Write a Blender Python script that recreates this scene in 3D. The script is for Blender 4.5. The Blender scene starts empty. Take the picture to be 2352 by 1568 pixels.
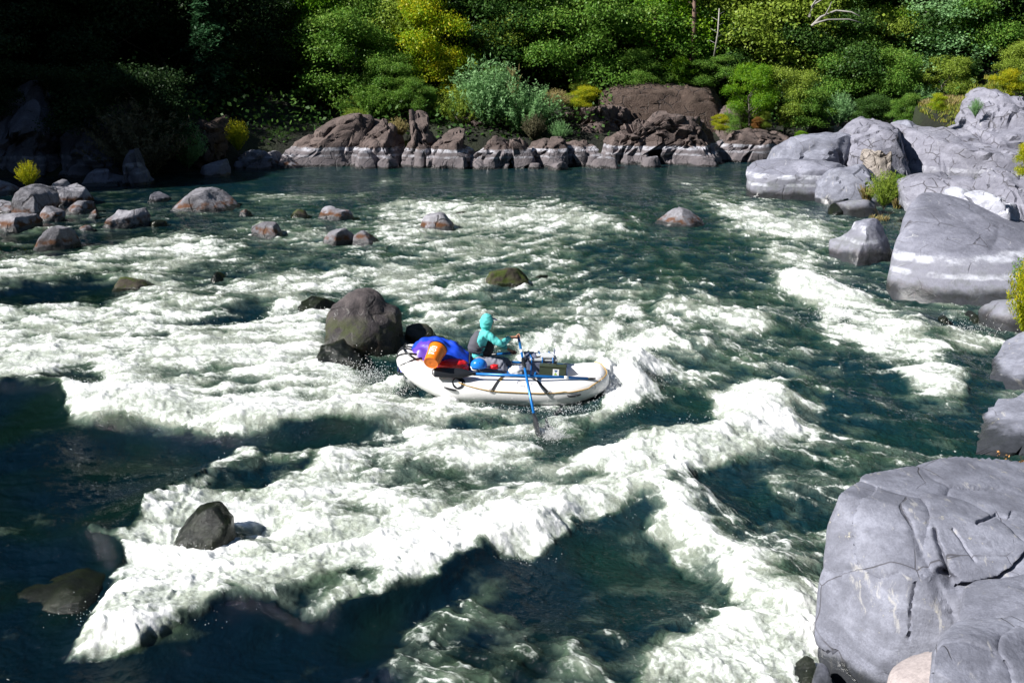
import bpy, bmesh, math, random, time
import numpy as np
from mathutils import Vector, Matrix, Quaternion
T0 = time.time()
SC = bpy.context.scene
COL = SC.collection

# ------------------------------------------------------------------ camera
CW, CHh, FPX = 2352.0, 1568.0, 2352.0 * 35.0 / 36.0
CAMZ = 6.3
PITCH = math.radians(16.3)
cam_d = bpy.data.cameras.new('camera')
cam = bpy.data.objects.new('camera', cam_d)
COL.objects.link(cam)
cam.location = (0, 0, CAMZ)
cam.rotation_euler = (math.radians(90) - PITCH, 0, 0)
cam_d.sensor_width = 36.0
cam_d.lens = 35.0
cam_d.clip_start = 0.1
cam_d.clip_end = 2000
SC.camera = cam

# ------------------------------------------------------------------ light
SUN = Vector((-0.73, -0.25, 0.64)).normalized()       # towards the sun
world = bpy.data.worlds.new('World')
SC.world = world
world.use_nodes = True
wn, wl = world.node_tree.nodes, world.node_tree.links
wn.clear()
sky = wn.new('ShaderNodeTexSky')
sky.sky_type = 'NISHITA'
sky.sun_disc = False
sky.sun_elevation = math.asin(SUN.z)
sky.sun_rotation = math.atan2(SUN.x, SUN.y) % (2 * math.pi)
sky.air_density = 1.0
sky.dust_density = 0.0
sky.ozone_density = 1.0
bgn = wn.new('ShaderNodeBackground')
bgn.inputs['Strength'].default_value = 0.05
wo = wn.new('ShaderNodeOutputWorld')
wl.new(sky.outputs[0], bgn.inputs['Color'])
wl.new(bgn.outputs[0], wo.inputs['Surface'])
sun_d = bpy.data.lights.new('sun', 'SUN')
sun_d.energy = 5.0
sun_d.angle = math.radians(0.5)
sun_d.color = (1.0, 0.965, 0.92)
sun = bpy.data.objects.new('sun', sun_d)
COL.objects.link(sun)
sun.rotation_euler = (-SUN).to_track_quat('-Z', 'Y').to_euler()
sun.location = (-30, -10, 40)
SC.view_settings.view_transform = 'Standard'
SC.view_settings.look = 'None'
SC.view_settings.exposure = 0.75
SC.view_settings.gamma = 1.0
SC.render.engine = 'CYCLES'
SC.cycles.max_bounces = 5
SC.cycles.diffuse_bounces = 2
SC.cycles.glossy_bounces = 2
SC.cycles.transmission_bounces = 3
SC.cycles.transparent_max_bounces = 4
SC.cycles.caustics_reflective = False
SC.cycles.caustics_refractive = False
SC.cycles.sample_clamp_indirect = 4.0

# ------------------------------------------------------------------ geometry of the view
ct, st = math.cos(PITCH), math.sin(PITCH)
def ray(px, py):
    u = (px - CW / 2) / FPX
    v = (CHh / 2 - py) / FPX
    return u, ct + v * st, -st + v * ct
def G(px, py, z=0.0):
    u, dy, dz = ray(px, py)
    t = (z - CAMZ) / dz
    return Vector((u * t, dy * t, z))
def V(px, py, Y):
    u, dy, dz = ray(px, py)
    t = Y / dy
    return Vector((u * t, Y, CAMZ + dz * t))
def P(x, y, z):
    w = y * ct - (z - CAMZ) * st
    return CW / 2 + FPX * x / w, CHh / 2 - FPX * (y * st + (z - CAMZ) * ct) / w

# ------------------------------------------------------------------ numpy noise
def _h(ix, iy, iz, seed):
    h = (ix.astype(np.int64) * 374761393 + iy.astype(np.int64) * 668265263 + iz.astype(np.int64) * 2147483647 + seed * 1274126177) & 0xFFFFFFFF
    h = ((h ^ (h >> 13)) * 1274126177) & 0xFFFFFFFF
    h = ((h ^ (h >> 15)) * 2246822519) & 0xFFFFFFFF
    return (h ^ (h >> 16)) & 0xFFFFFFFF
_AL = np.random.RandomState(5).rand(4096) * 2 * np.pi
_G2 = np.stack([np.cos(_AL), np.sin(_AL)], 1)
_r = np.random.RandomState(6).randn(4096, 3); _G3 = _r / np.linalg.norm(_r, axis=1)[:, None]
def pn2(x, y, seed=0):
    x0 = np.floor(x); y0 = np.floor(y)
    fx, fy = x - x0, y - y0
    ix, iy = x0.astype(np.int64), y0.astype(np.int64)
    z = np.zeros_like(ix)
    u = fx * fx * fx * (fx * (fx * 6 - 15) + 10); v = fy * fy * fy * (fy * (fy * 6 - 15) + 10)
    def g(a, b):
        gg = _G2[_h(ix + a, iy + b, z, seed) & 4095]
        return gg[..., 0] * (fx - a) + gg[..., 1] * (fy - b)
    n0 = g(0, 0) * (1 - u) + g(1, 0) * u
    n1 = g(0, 1) * (1 - u) + g(1, 1) * u
    return (n0 * (1 - v) + n1 * v) * 1.5
def fbm2(x, y, oct=4, seed=0, gain=.5, lac=2.03):
    s = 0; a = 1; t = 0
    for i in range(oct):
        s = s + a * pn2(x, y, seed + i * 17); t += a
        x = x * lac + 5.3; y = y * lac + 1.7; a *= gain
    return s / t * 1.4
def pn3(p, seed=0):
    f0 = np.floor(p); f = p - f0; i = f0.astype(np.int64)
    w = f * f * f * (f * (f * 6 - 15) + 10)
    r = 0
    for a in (0, 1):
        for b in (0, 1):
            for c in (0, 1):
                g = _G3[_h(i[:, 0] + a, i[:, 1] + b, i[:, 2] + c, seed) & 4095]
                d = g[:, 0] * (f[:, 0] - a) + g[:, 1] * (f[:, 1] - b) + g[:, 2] * (f[:, 2] - c)
                r = r + d * (w[:, 0] if a else 1 - w[:, 0]) * (w[:, 1] if b else 1 - w[:, 1]) * (w[:, 2] if c else 1 - w[:, 2])
    return r * 1.5
def fbm3(p, oct=4, seed=0, gain=.5):
    s = 0; a = 1
    for i in range(oct):
        s = s + a * pn3(p, seed + i * 13); p = p * 2.03 + 3.1; a *= gain
    return s
def worley3(p, seed=0):
    """distance to the two nearest cell points and the nearest cell's hash and offset"""
    i = np.floor(p).astype(np.int64)
    n = len(p)
    d1 = np.full(n, 9.0); d2 = np.full(n, 9.0); hh = np.zeros(n, np.int64); off = np.zeros((n, 3))
    for a in (-1, 0, 1):
        for b in (-1, 0, 1):
            for c in (-1, 0, 1):
                ii = i + np.array([a, b, c])
                h = _h(ii[:, 0], ii[:, 1], ii[:, 2], seed)
                q = ii + np.stack([(h & 255) / 255., ((h >> 8) & 255) / 255., ((h >> 16) & 255) / 255.], 1) * .9
                v = p - q
                d = np.sqrt((v * v).sum(1))
                m = d < d1
                d2 = np.where(m, d1, np.minimum(d2, d))
                hh = np.where(m, h, hh)
                off = np.where(m[:, None], v, off)
                d1 = np.where(m, d, d1)
    return d1, d2, hh, off
def sstep(a, b, x):
    t = np.clip((x - a) / (b - a), 0, 1)
    return t * t * (3 - 2 * t)
def poly_sd(x, y, pts):
    """signed distance to a polygon, negative inside"""
    d = np.full(x.shape, 1e9); ins = np.zeros(x.shape, bool)
    n = len(pts)
    for k in range(n):
        ax, ay = pts[k]; bx, by = pts[(k + 1) % n]
        ex, ey = bx - ax, by - ay
        wx, wy = x - ax, y - ay
        t = np.clip((wx * ex + wy * ey) / (ex * ex + ey * ey + 1e-9), 0, 1)
        d = np.minimum(d, (wx - ex * t) ** 2 + (wy - ey * t) ** 2)
        if ey != 0:
            c = ((ay > y) != (by > y)) & (x < ex * (y - ay) / ey + ax)
            ins ^= c
    d = np.sqrt(d)
    return np.where(ins, -d, d)
def line_d(x, y, pts):
    d = np.full(x.shape, 1e9)
    for k in range(len(pts) - 1):
        ax, ay = pts[k]; bx, by = pts[k + 1]
        ex, ey = bx - ax, by - ay
        t = np.clip(((x - ax) * ex + (y - ay) * ey) / (ex * ex + ey * ey + 1e-9), 0, 1)
        d = np.minimum(d, (x - ax - ex * t) ** 2 + (y - ay - ey * t) ** 2)
    return np.sqrt(d)

# ------------------------------------------------------------------ objects
def tag(o, label=None, cat=None, group=None, kind=None):
    if label: o['label'] = label
    if cat: o['category'] = cat
    if group: o['group'] = group
    if kind: o['kind'] = kind
    return o
def link(name, me, mat=None, parent=None, smooth=True):
    o = bpy.data.objects.new(name, me)
    COL.objects.link(o)
    if mat is not None and not me.materials: me.materials.append(mat)
    if parent is not None: o.parent = parent
    return o
def mesh_np(name, verts, faces, mat=None, parent=None, smooth=True):
    """faces: (n,3) or (n,4) integer array"""
    me = bpy.data.meshes.new(name)
    faces = np.asarray(faces, np.int32); k = faces.shape[1]
    me.vertices.add(len(verts)); me.vertices.foreach_set('co', np.asarray(verts, np.float32).ravel())
    me.loops.add(faces.size); me.loops.foreach_set('vertex_index', faces.ravel())
    me.polygons.add(len(faces))
    me.polygons.foreach_set('loop_start', np.arange(0, faces.size, k, dtype=np.int32))
    if smooth: me.polygons.foreach_set('use_smooth', np.ones(len(faces), bool))
    me.update(calc_edges=True)
    return link(name, me, mat, parent)
def from_bm(name, bm, mat=None, parent=None, smooth=False):
    me = bpy.data.meshes.new(name)
    bmesh.ops.recalc_face_normals(bm, faces=bm.faces)
    bm.to_mesh(me); bm.free()
    if smooth: me.polygons.foreach_set('use_smooth', np.ones(len(me.polygons), bool))
    return link(name, me, mat, parent)
def empty(name, loc, label, cat, group=None):
    o = bpy.data.objects.new(name, None)
    o.empty_display_size = .2
    COL.objects.link(o); o.location = loc
    return tag(o, label, cat, group)

# ------------------------------------------------------------------ node helper
class NT:
    def __init__(s, name):
        s.m = bpy.data.materials.new(name); s.m.use_nodes = True
        s.n = s.m.node_tree.nodes; s.l = s.m.node_tree.links; s.n.clear()
        s.out = s.n.new('ShaderNodeOutputMaterial')
        s.b = s.n.new('ShaderNodeBsdfPrincipled')
        s.l.new(s.b.outputs[0], s.out.inputs[0])
    def new(s, t, **k):
        n = s.n.new(t)
        for a, v in k.items(): setattr(n, a, v)
        return n
    def put(s, sock, v):
        if isinstance(v, (bpy.types.NodeSocket,)): s.l.new(v, sock)
        elif v is not None:
            if isinstance(v, (tuple, list)) and len(v) == 3 and sock.type == 'RGBA': v = (*v, 1)
            sock.default_value = v
    def math(s, op, a, b=None, c=None, clamp=False):
        n = s.new('ShaderNodeMath', operation=op, use_clamp=clamp)
        s.put(n.inputs[0], a)
        if b is not None: s.put(n.inputs[1], b)
        if c is not None: s.put(n.inputs[2], c)
        return n.outputs[0]
    def mix(s, f, a, b, mode='MIX'):
        n = s.new('ShaderNodeMix', data_type='RGBA', blend_type=mode)
        s.put(n.inputs[0], f); s.put(n.inputs[6], a); s.put(n.inputs[7], b)
        return n.outputs[2]
    def noise(s, vec, scale, detail=4, rough=.55, dist=0.):
        n = s.new('ShaderNodeTexNoise')
        s.put(n.inputs['Vector'], vec); n.inputs['Scale'].default_value = scale
        n.inputs['Detail'].default_value = detail; n.inputs['Roughness'].default_value = rough
        n.inputs['Distortion'].default_value = dist
        return n.outputs[0]
    def voro(s, vec, scale, feature='F1', rnd=1.):
        n = s.new('ShaderNodeTexVoronoi', feature=feature)
        s.put(n.inputs['Vector'], vec); n.inputs['Scale'].default_value = scale
        n.inputs['Randomness'].default_value = rnd
        return n.outputs['Distance']
    def ramp(s, f, a, b, lo=0., hi=1.):
        n = s.new('ShaderNodeMapRange', interpolation_type='SMOOTHSTEP', clamp=True)
        s.put(n.inputs[0], f); n.inputs[1].default_value = a; n.inputs[2].default_value = b
        n.inputs[3].default_value = lo; n.inputs[4].default_value = hi
        return n.outputs[0]
    def bump(s, h, strength, dist, normal=None):
        n = s.new('ShaderNodeBump'); n.inputs['Strength'].default_value = strength
        n.inputs['Distance'].default_value = dist
        s.put(n.inputs['Height'], h)
        if normal is not None: s.put(n.inputs['Normal'], normal)
        return n.outputs[0]
    def vmul(s, vec, xyz):
        n = s.new('ShaderNodeVectorMath', operation='MULTIPLY'); s.put(n.inputs[0], vec); n.inputs[1].default_value = xyz
        return n.outputs[0]
    def vadd(s, a, b):
        n = s.new('ShaderNodeVectorMath', operation='ADD'); s.put(n.inputs[0], a); s.put(n.inputs[1], b)
        return n.outputs[0]
    def pos(s): return s.new('ShaderNodeNewGeometry').outputs['Position']
    def attr(s, name):
        return s.new('ShaderNodeAttribute', attribute_name=name).outputs['Fac']
    def set(s, **k):
        for a, v in k.items():
            s.put(s.b.inputs[{'col': 'Base Color', 'rough': 'Roughness', 'metal': 'Metallic', 'nrm': 'Normal', 'ior': 'IOR', 'spec': 'Specular IOR Level', 'coat': 'Coat Weight'}[a]], v)
        return s.m
def plain(name, col, rough=.5, metal=0., var=.12, bump=0., scale=30., spec=.5):
    t = NT(name)
    n = t.noise(t.pos(), scale, 3)
    c = t.mix(t.math('MULTIPLY', n, 1.0), tuple(v * (1 - var) for v in col), tuple(min(1, v * (1 + var)) for v in col))
    t.set(col=c, rough=rough, metal=metal, spec=spec)
    if bump: t.set(nrm=t.bump(n, bump, .01))
    return t.m
# ================================================================== RIVER
# foam cover laid out over the river: (cover, edge softness, outline) as seen on the water
FO = [
 (.10, 30, [(-400, 340), (2800, 340), (2800, 470), (1500, 470), (-400, 470)]),
 (.55, 6, [(850, 424), (880, 412), (935, 407), (915, 418), (870, 428)]),
 (.55, 7, [(538, 449), (600, 446), (700, 450), (790, 451), (860, 441), (850, 449), (760, 458), (660, 464), (590, 461)]),
 (.35, 10, [(600, 468), (700, 466), (700, 480), (610, 480)]),
 (.42, 14, [(520, 520), (640, 505), (760, 520), (870, 480), (930, 455), (1080, 452), (1250, 455), (1400, 490), (1440, 530), (1330, 555), (1150, 545), (1000, 570), (880, 600), (760, 580), (600, 560)]),
 (.62, 12, [(880, 480), (930, 458), (1010, 458), (1090, 478), (1200, 470), (1250, 452), (1330, 470), (1405, 502), (1440, 525), (1380, 545), (1250, 540), (1120, 528), (1060, 520), (1010, 545), (900, 570), (850, 555), (860, 520)]),
 (.52, 14, [(-200, 600), (60, 590), (180, 590), (300, 562), (400, 540), (520, 545), (600, 560), (560, 590), (620, 640), (760, 625), (900, 590), (1060, 560), (1200, 545), (1310, 560), (1320, 585), (1180, 600), (1060, 630), (960, 680), (900, 640), (760, 690), (640, 700), (540, 690), (420, 690), (330, 690), (300, 660), (200, 640), (100, 665), (-200, 672)]),
 (.64, 12, [(0, 605), (60, 590), (130, 590), (320, 555), (420, 545), (500, 560), (430, 590), (350, 600), (330, 640), (250, 610), (170, 600), (110, 625), (60, 660), (-100, 662)]),
 (.30, 10, [(230, 605), (290, 600), (320, 625), (310, 645), (240, 640)]),
 (.28, 12, [(380, 640), (480, 600), (600, 590), (700, 600), (640, 630), (560, 640), (470, 660)]),
 (.66, 14, [(-200, 700), (120, 700), (240, 680), (400, 690), (560, 690), (650, 680), (740, 700), (755, 760), (800, 840), (850, 875), (920, 880), (950, 905), (1080, 940), (1180, 960), (1180, 1000), (900, 985), (780, 985), (660, 996), (500, 1000), (330, 975), (200, 962), (150, 945), (140, 900), (60, 895), (-200, 905)]),
 (.90, 12, [(0, 850), (60, 790), (130, 790), (200, 830), (280, 870), (420, 920), (560, 950), (700, 930), (800, 900), (880, 930), (960, 950), (880, 980), (780, 982), (660, 993), (500, 996), (330, 972), (200, 955), (150, 930), (130, 880), (60, 890), (0, 895)]),
 (.90, 12, [(360, 800), (480, 780), (600, 780), (700, 800), (640, 850), (520, 850), (420, 840)]),
 (.55, 12, [(330, 850), (460, 840), (600, 860), (560, 900), (440, 900), (350, 880)]),
 (.20, 8, [(390, 735), (470, 718), (560, 703), (625, 708), (590, 728), (540, 742), (460, 745), (400, 745)]),
 (.26, 10, [(300, 775), (380, 770), (400, 785), (330, 795)]),
 (.22, 10, [(150, 850), (200, 840), (260, 870), (200, 905), (120, 900), (100, 880)]),
 (.05, 6, [(-200, 672), (0, 668), (60, 655), (130, 664), (200, 655), (300, 662), (290, 684), (240, 700), (0, 705), (-200, 705)]),
 (.68, 12, [(520, 650), (640, 640), (760, 625), (900, 605), (960, 625), (1000, 670), (1060, 700), (1100, 720), (1080, 760), (1010, 775), (960, 735), (900, 700), (850, 660), (780, 670), (680, 685), (560, 675)]),
 (.35, 8, [(780, 640), (860, 632), (900, 640), (850, 652), (800, 655)]),
 (.50, 14, [(930, 690), (1050, 640), (1180, 600), (1300, 570), (1380, 600), (1300, 640), (1150, 680), (1050, 730), (960, 740)]),
 (.48, 16, [(1130, 690), (1300, 660), (1500, 650), (1640, 670), (1760, 735), (1770, 770), (1700, 800), (1500, 860), (1500, 820), (1300, 740), (1150, 760), (1000, 800), (1000, 760)]),
 (.22, 10, [(1110, 700), (1200, 690), (1300, 705), (1230, 720), (1130, 722)]),
 (.72, 12, [(1190, 780), (1340, 755), (1460, 750), (1560, 780), (1640, 800), (1600, 850), (1500, 880), (1430, 900), (1400, 860), (1300, 845), (1180, 850)]),
 (.70, 10, [(1560, 700), (1660, 720), (1775, 750), (1740, 765), (1650, 760), (1560, 730)]),
 (1.0, 10, [(1370, 850), (1420, 790), (1490, 800), (1510, 850), (1480, 900), (1490, 930), (1430, 955), (1370, 955)]),
 (.66, 14, [(870, 920), (1000, 920), (1200, 960), (1400, 965), (1380, 1000), (1300, 1040), (1150, 1030), (1000, 1010), (880, 1000)]),
 (.22, 10, [(1060, 965), (1160, 955), (1200, 985), (1120, 1000), (1050, 990)]),
 # lower pile
 (.83, 14, [(165, 1492), (230, 1400), (255, 1330), (245, 1260), (205, 1228), (270, 1228), (330, 1160), (420, 1120), (480, 1085), (500, 1050), (560, 1018), (620, 1040), (750, 1045), (870, 1030), (1000, 1000), (1130, 1000), (1250, 1070), (1330, 1050), (1500, 1000), (1650, 1005), (1700, 980), (1650, 920), (1700, 878), (1800, 895), (1860, 950), (1835, 1020), (1700, 1060), (1590, 1095), (1560, 1140), (1500, 1165), (1330, 1200), (1250, 1250), (1120, 1290), (1020, 1345), (900, 1370), (800, 1412), (640, 1405), (520, 1390), (400, 1440), (300, 1475)]),
 (.55, 14, [(780, 1060), (900, 1040), (1010, 1050), (1060, 1090), (1130, 1120), (1000, 1150), (860, 1140), (790, 1110)]),
 (.35, 12, [(860, 1090), (960, 1080), (1050, 1110), (1000, 1140), (880, 1130)]),
 (.42, 12, [(1070, 1090), (1150, 1060), (1280, 1060), (1420, 1070), (1440, 1110), (1300, 1130), (1180, 1130), (1100, 1140)]),
 (.60, 12, [(700, 1150), (800, 1130), (900, 1150), (860, 1190), (760, 1190)]),
 (.62, 12, [(1010, 1150), (1110, 1140), (1190, 1160), (1100, 1200), (1010, 1190)]),
 (.18, 12, [(500, 1070), (620, 1050), (750, 1048), (720, 1080), (640, 1110), (540, 1130), (470, 1120)]),
 (.38, 10, [(560, 1215), (620, 1210), (650, 1240), (610, 1260), (560, 1250)]),
 (.48, 14, [(600, 1365), (700, 1350), (800, 1330), (930, 1370), (850, 1400), (760, 1412), (640, 1405)]),
 (.08, 12, [(1230, 1000), (1330, 985), (1420, 960), (1600, 900), (1640, 930), (1640, 990), (1500, 1000), (1340, 1045), (1250, 1040)]),
 # right hand streams
 (.42, 16, [(1540, 410), (1640, 412), (1740, 445), (1850, 478), (1960, 520), (1930, 560), (1900, 600), (1940, 640), (2010, 680), (2100, 725), (2330, 785), (2260, 800), (2120, 775), (2000, 760), (1900, 712), (1790, 670), (1750, 600), (1690, 540), (1610, 470)]),
 (.75, 10, [(1640, 470), (1720, 470), (1800, 500), (1900, 530), (1920, 560), (1850, 560), (1760, 540), (1690, 520)]),
 (.72, 10, [(1750, 560), (1830, 575), (1880, 600), (1850, 625), (1780, 600)]),
 (.98, 8, [(1790, 625), (1850, 630), (1920, 665), (2005, 690), (2000, 712), (1900, 705), (1820, 680)]),
 (.92, 8, [(1885, 715), (1930, 708), (1945, 745), (1905, 758)]),
 (.66, 12, [(1960, 700), (2090, 735), (2160, 790), (2225, 870), (2215, 930), (2140, 925), (2060, 880), (2080, 830), (2020, 790), (1900, 770), (1940, 740)]),
 (.62, 10, [(1990, 765), (2060, 800), (2110, 850), (2060, 855), (2000, 810)]),
 (.60, 8, [(2150, 760), (2240, 760), (2330, 790), (2280, 800), (2200, 800)]),
 (.40, 16, [(1500, 800), (1640, 790), (1780, 830), (1900, 840), (1860, 880), (1700, 870), (1560, 890)]),
 (.92, 10, [(1655, 905), (1700, 880), (1790, 900), (1850, 950), (1830, 1000), (1740, 1020), (1680, 990)]),
 (.45, 12, [(1830, 930), (1890, 900), (1900, 1000), (1850, 1030)]),
 (.62, 8, [(1900, 890), (1950, 905), (2010, 945), (1990, 950), (1920, 925)]),
 (.50, 10, [(1760, 1090), (1820, 1100), (1830, 1150), (1800, 1180), (1750, 1130)]),
 (.36, 14, [(2060, 930), (2180, 970), (2250, 1020), (2230, 1040), (2120, 1000)]),
 (.40, 14, [(1880, 1010), (2000, 1040), (2100, 1080), (1980, 1090), (1880, 1060)]),
 (.68, 14, [(1490, 1225), (1525, 1180), (1555, 1140), (1600, 1195), (1680, 1235), (1760, 1300), (1850, 1380), (1885, 1450), (1890, 1640), (1440, 1640), (1480, 1510), (1560, 1480), (1700, 1400), (1650, 1340), (1590, 1290), (1550, 1250)]),
 (.92, 12, [(1700, 1330), (1780, 1370), (1840, 1430), (1850, 1560), (1640, 1568), (1520, 1560), (1560, 1500), (1680, 1440)]),
 (.46, 12, [(1690, 1200), (1780, 1190), (1860, 1230), (1870, 1330), (1800, 1310), (1720, 1260)]),
 (.36, 16, [(1220, 1640), (1260, 1540), (1280, 1470), (1320, 1480), (1350, 1560), (1350, 1640)]),
 (.30, 18, [(860, 1580), (960, 1530), (1060, 1440), (1110, 1450), (1060, 1530), (950, 1620)]),
 (.40, 10, [(1240, 1430), (1330, 1370), (1400, 1380), (1360, 1440), (1280, 1470)]),
 # smooth dark tongues
 (.92, 14, [(300, 1420), (280, 1300), (420, 1280), (620, 1290), (800, 1250), (960, 1230), (1100, 1220), (1250, 1180), (1420, 1120), (1500, 1130), (1340, 1190), (1230, 1240), (1100, 1290), (1000, 1330), (900, 1350), (760, 1310), (600, 1350), (450, 1390)]),
 (.90, 12, [(1340, 1060), (1500, 1015), (1660, 1010), (1720, 1040), (1580, 1080), (1440, 1090)]),
 (-.08, 8, [(-300, 905), (60, 902), (130, 905), (155, 950), (200, 966), (330, 979), (500, 1003), (660, 1000), (780, 990), (860, 995), (760, 1030), (640, 1035), (560, 1012), (490, 1045), (470, 1085), (400, 1115), (320, 1160), (265, 1222), (200, 1225), (245, 1270), (250, 1330), (225, 1400), (160, 1495), (300, 1482), (410, 1445), (520, 1398), (640, 1412), (800, 1420), (900, 1378), (1010, 1355), (1130, 1290), (1130, 1330), (1000, 1400), (880, 1500), (760, 1560), (600, 1700), (-300, 1700)]),
 (.03, 8, [(1130, 1290), (1260, 1248), (1340, 1204), (1490, 1172), (1490, 1220), (1550, 1256), (1590, 1300), (1640, 1350), (1600, 1400), (1480, 1450), (1330, 1470), (1150, 1420), (1060, 1400), (1000, 1390)]),
 (.10, 8, [(1590, 1110), (1660, 1080), (1740, 1090), (1760, 1150), (1700, 1200), (1640, 1190), (1600, 1150)]),
 (.18, 6, [(200, 960), (330, 976), (490, 1002), (480, 1010), (330, 992), (220, 975)]),
 # dark right pools
 (.20, 12, [(1440, 560), (1560, 545), (1700, 560), (1760, 640), (1640, 640), (1480, 640), (1340, 620), (1330, 590)]),
 (.17, 12, [(1470, 450), (1560, 450), (1640, 500), (1690, 560), (1560, 540), (1480, 520)]),
 (.22, 12, [(1640, 640), (1760, 640), (1880, 700), (1880, 760), (1790, 730), (1700, 690), (1600, 670)]),
 (.17, 10, [(1870, 850), (2050, 870), (2150, 940), (2280, 960), (2280, 1050), (2150, 1040), (2000, 1010), (1900, 1000), (1880, 950)]),
 (.10, 10, [(2140, 830), (2300, 800), (2330, 850), (2290, 930), (2230, 940), (2230, 870)]),
 (.05, 8, [(180, 600), (0, 570), (60, 585), (190, 575), (330, 545), (480, 510), (560, 505), (460, 500), (200, 545), (0, 540)]),
]
px_a = np.arange(-420, 2781, 4.0); py_a = np.arange(336, 1733, 4.0)
RX, RY = np.meshgrid(px_a, py_a)
FOAM = np.full(RX.shape, .25)
for val, soft, pts in FO:
    bx = [p[0] for p in pts]; by = [p[1] for p in pts]
    i0, i1 = np.searchsorted(px_a, [min(bx) - 40, max(bx) + 40]); j0, j1 = np.searchsorted(py_a, [min(by) - 40, max(by) + 40])
    sl = (slice(j0, j1), slice(i0, i1))
    if FOAM[sl].size == 0: continue
    sd = poly_sd(RX[sl], RY[sl], pts)
    soft = soft * 1.9 if val > .3 else soft * 1.5
    m = 1 - sstep(-soft, soft * .8, sd)
    FOAM[sl] = FOAM[sl] * (1 - m) + val * m
def rs(R, px, py):
    """bilinear read of a raster laid over the river"""
    fx = np.clip((px - px_a[0]) / 4, 0, R.shape[1] - 1.001); fy = np.clip((py - py_a[0]) / 4, 0, R.shape[0] - 1.001)
    ix = fx.astype(int); iy = fy.astype(int); tx = fx - ix; ty = fy - iy
    return (R[iy, ix] * (1 - tx) + R[iy, ix + 1] * tx) * (1 - ty) + (R[iy + 1, ix] * (1 - tx) + R[iy + 1, ix + 1] * tx) * ty
def blur(R, k):
    for ax in (0, 1):
        kk = k if ax == 0 else k * 2
        w = np.exp(-np.linspace(-2, 2, 2 * kk + 1) ** 2); w /= w.sum()
        pad = [(kk, kk) if a == ax else (0, 0) for a in (0, 1)]
        Q = np.pad(R, pad, 'edge'); S = 0
        for i, ww in enumerate(w):
            S = S + ww * (Q[i:i + R.shape[0], :] if ax == 0 else Q[:, i:i + R.shape[1]])
        R = S
    return R
# swell and hollows: (height m, width m, crest line)
RIDGE = [
 (.30, .55, [(-150, 905), (60, 890), (140, 905)]), (.22, .5, [(205, 1228), (330, 1150), (480, 1080), (600, 1040), (760, 1035)]),
 (.22, .6, [(300, 1440), (640, 1390), (900, 1350), (1110, 1270), (1330, 1180), (1500, 1150)]),
 (-.15, .9, [(300, 1530), (640, 1460), (950, 1420), (1180, 1330), (1420, 1260), (1560, 1290)]),
 (.22, .8, [(1130, 1310), (1300, 1240), (1480, 1200), (1600, 1180)]),
 (.30, .5, [(1500, 1010), (1650, 1000), (1760, 960), (1800, 900)]), (.25, .5, [(1560, 1150), (1640, 1250), (1760, 1330), (1840, 1420)]),
 (-.22, .8, [(300, 1010), (560, 1030), (760, 1010), (900, 1010)]), (.28, .6, [(200, 940), (400, 950), (640, 975), (860, 970)]),
 (.25, .7, [(380, 690), (560, 695), (700, 690)]), (.22, .8, [(0, 655), (130, 650), (300, 640)]), (-.15, .8, [(400, 745), (620, 730)]),
 (.25, .7, [(1200, 780), (1400, 760), (1580, 790)]), (.40, .45, [(1385, 870), (1440, 840), (1460, 900)]),
 (.22, .8, [(920, 470), (1200, 490), (1400, 510)]), (.2, .9, [(500, 560), (760, 600), (1100, 560)]), (.25, .7, [(1560, 705), (1775, 748)]),
 (.2, .6, [(1840, 650), (1990, 700)]), (.22, .6, [(2090, 735), (2220, 870)]), (-.12, .8, [(1900, 850), (2100, 920)]), (.18, .6, [(1890, 900), (2010, 945)]),
 (.15, .6, [(620, 640), (900, 600)]), (.2, .8, [(1400, 1070), (1560, 1050), (1700, 1030)]), (-.12, .5, [(1100, 1090), (1400, 1090)]), (-.12, .5, [(820, 1100), (1050, 1110)]),
]
_t = (0 - CAMZ) / (-st + (CHh / 2 - RY) / FPX * ct)
WX = (RX - CW / 2) / FPX * _t; WY = (ct + (CHh / 2 - RY) / FPX * st) * _t
HB = np.zeros(RX.shape)
for hgt, wid, pts in RIDGE:
    q = [tuple(G(*p)[:2]) for p in pts]
    HB += .55 * hgt * np.exp(-(line_d(WX, WY, q) / wid) ** 2)
FB = blur(FOAM, 5)
HB += .17 * (FB - .25)

NCOL, NROW = 1000, 720
gpx = np.linspace(-330, 2690, NCOL); gpy = np.linspace(366, 1716, NROW)
PX, PY = np.meshgrid(gpx, gpy)
_t = (0 - CAMZ) / (-st + (CHh / 2 - PY) / FPX * ct)
X = (PX - CW / 2) / FPX * _t; Y = (ct + (CHh / 2 - PY) / FPX * st) * _t
# flow direction field (world), blended from a few observed streak directions
FLOW = [((100, 800), (-1, -.25)), ((600, 900), (-1, -.25)), ((500, 620), (-1, -.35)), ((1000, 500), (-.8, -.5)), ((1300, 600), (-.6, -.8)), ((1600, 500), (.3, -1)),
        ((1850, 600), (.55, -1)), ((2100, 800), (.8, -.8)), ((1900, 1000), (.9, -.6)), ((2100, 1000), (.9, -.5)), ((1600, 900), (.4, -.8)), ((1300, 1000), (-.5, -.3)), ((700, 1200), (-.9, -.4)),
        ((1300, 1300), (.7, -.6)), ((1700, 1300), (.5, -.9)), ((1700, 1500), (.3, -1)), ((1000, 1500), (.8, -.5)), ((300, 1500), (1, .25)), ((200, 1100), (1, .15)), ((900, 1000), (-.9, -.1))]
FXr = np.zeros(RX.shape); FYr = np.zeros(RX.shape); Wt = np.zeros(RX.shape)
for (a, b), (dx, dy) in FLOW:
    w = 1 / (((RX - a) / 1.0) ** 2 + ((RY - b) * 1.8) ** 2 + 3000) ** 1.5
    n = math.hypot(dx, dy); FXr += w * dx / n; FYr += w * dy / n; Wt += w
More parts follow.
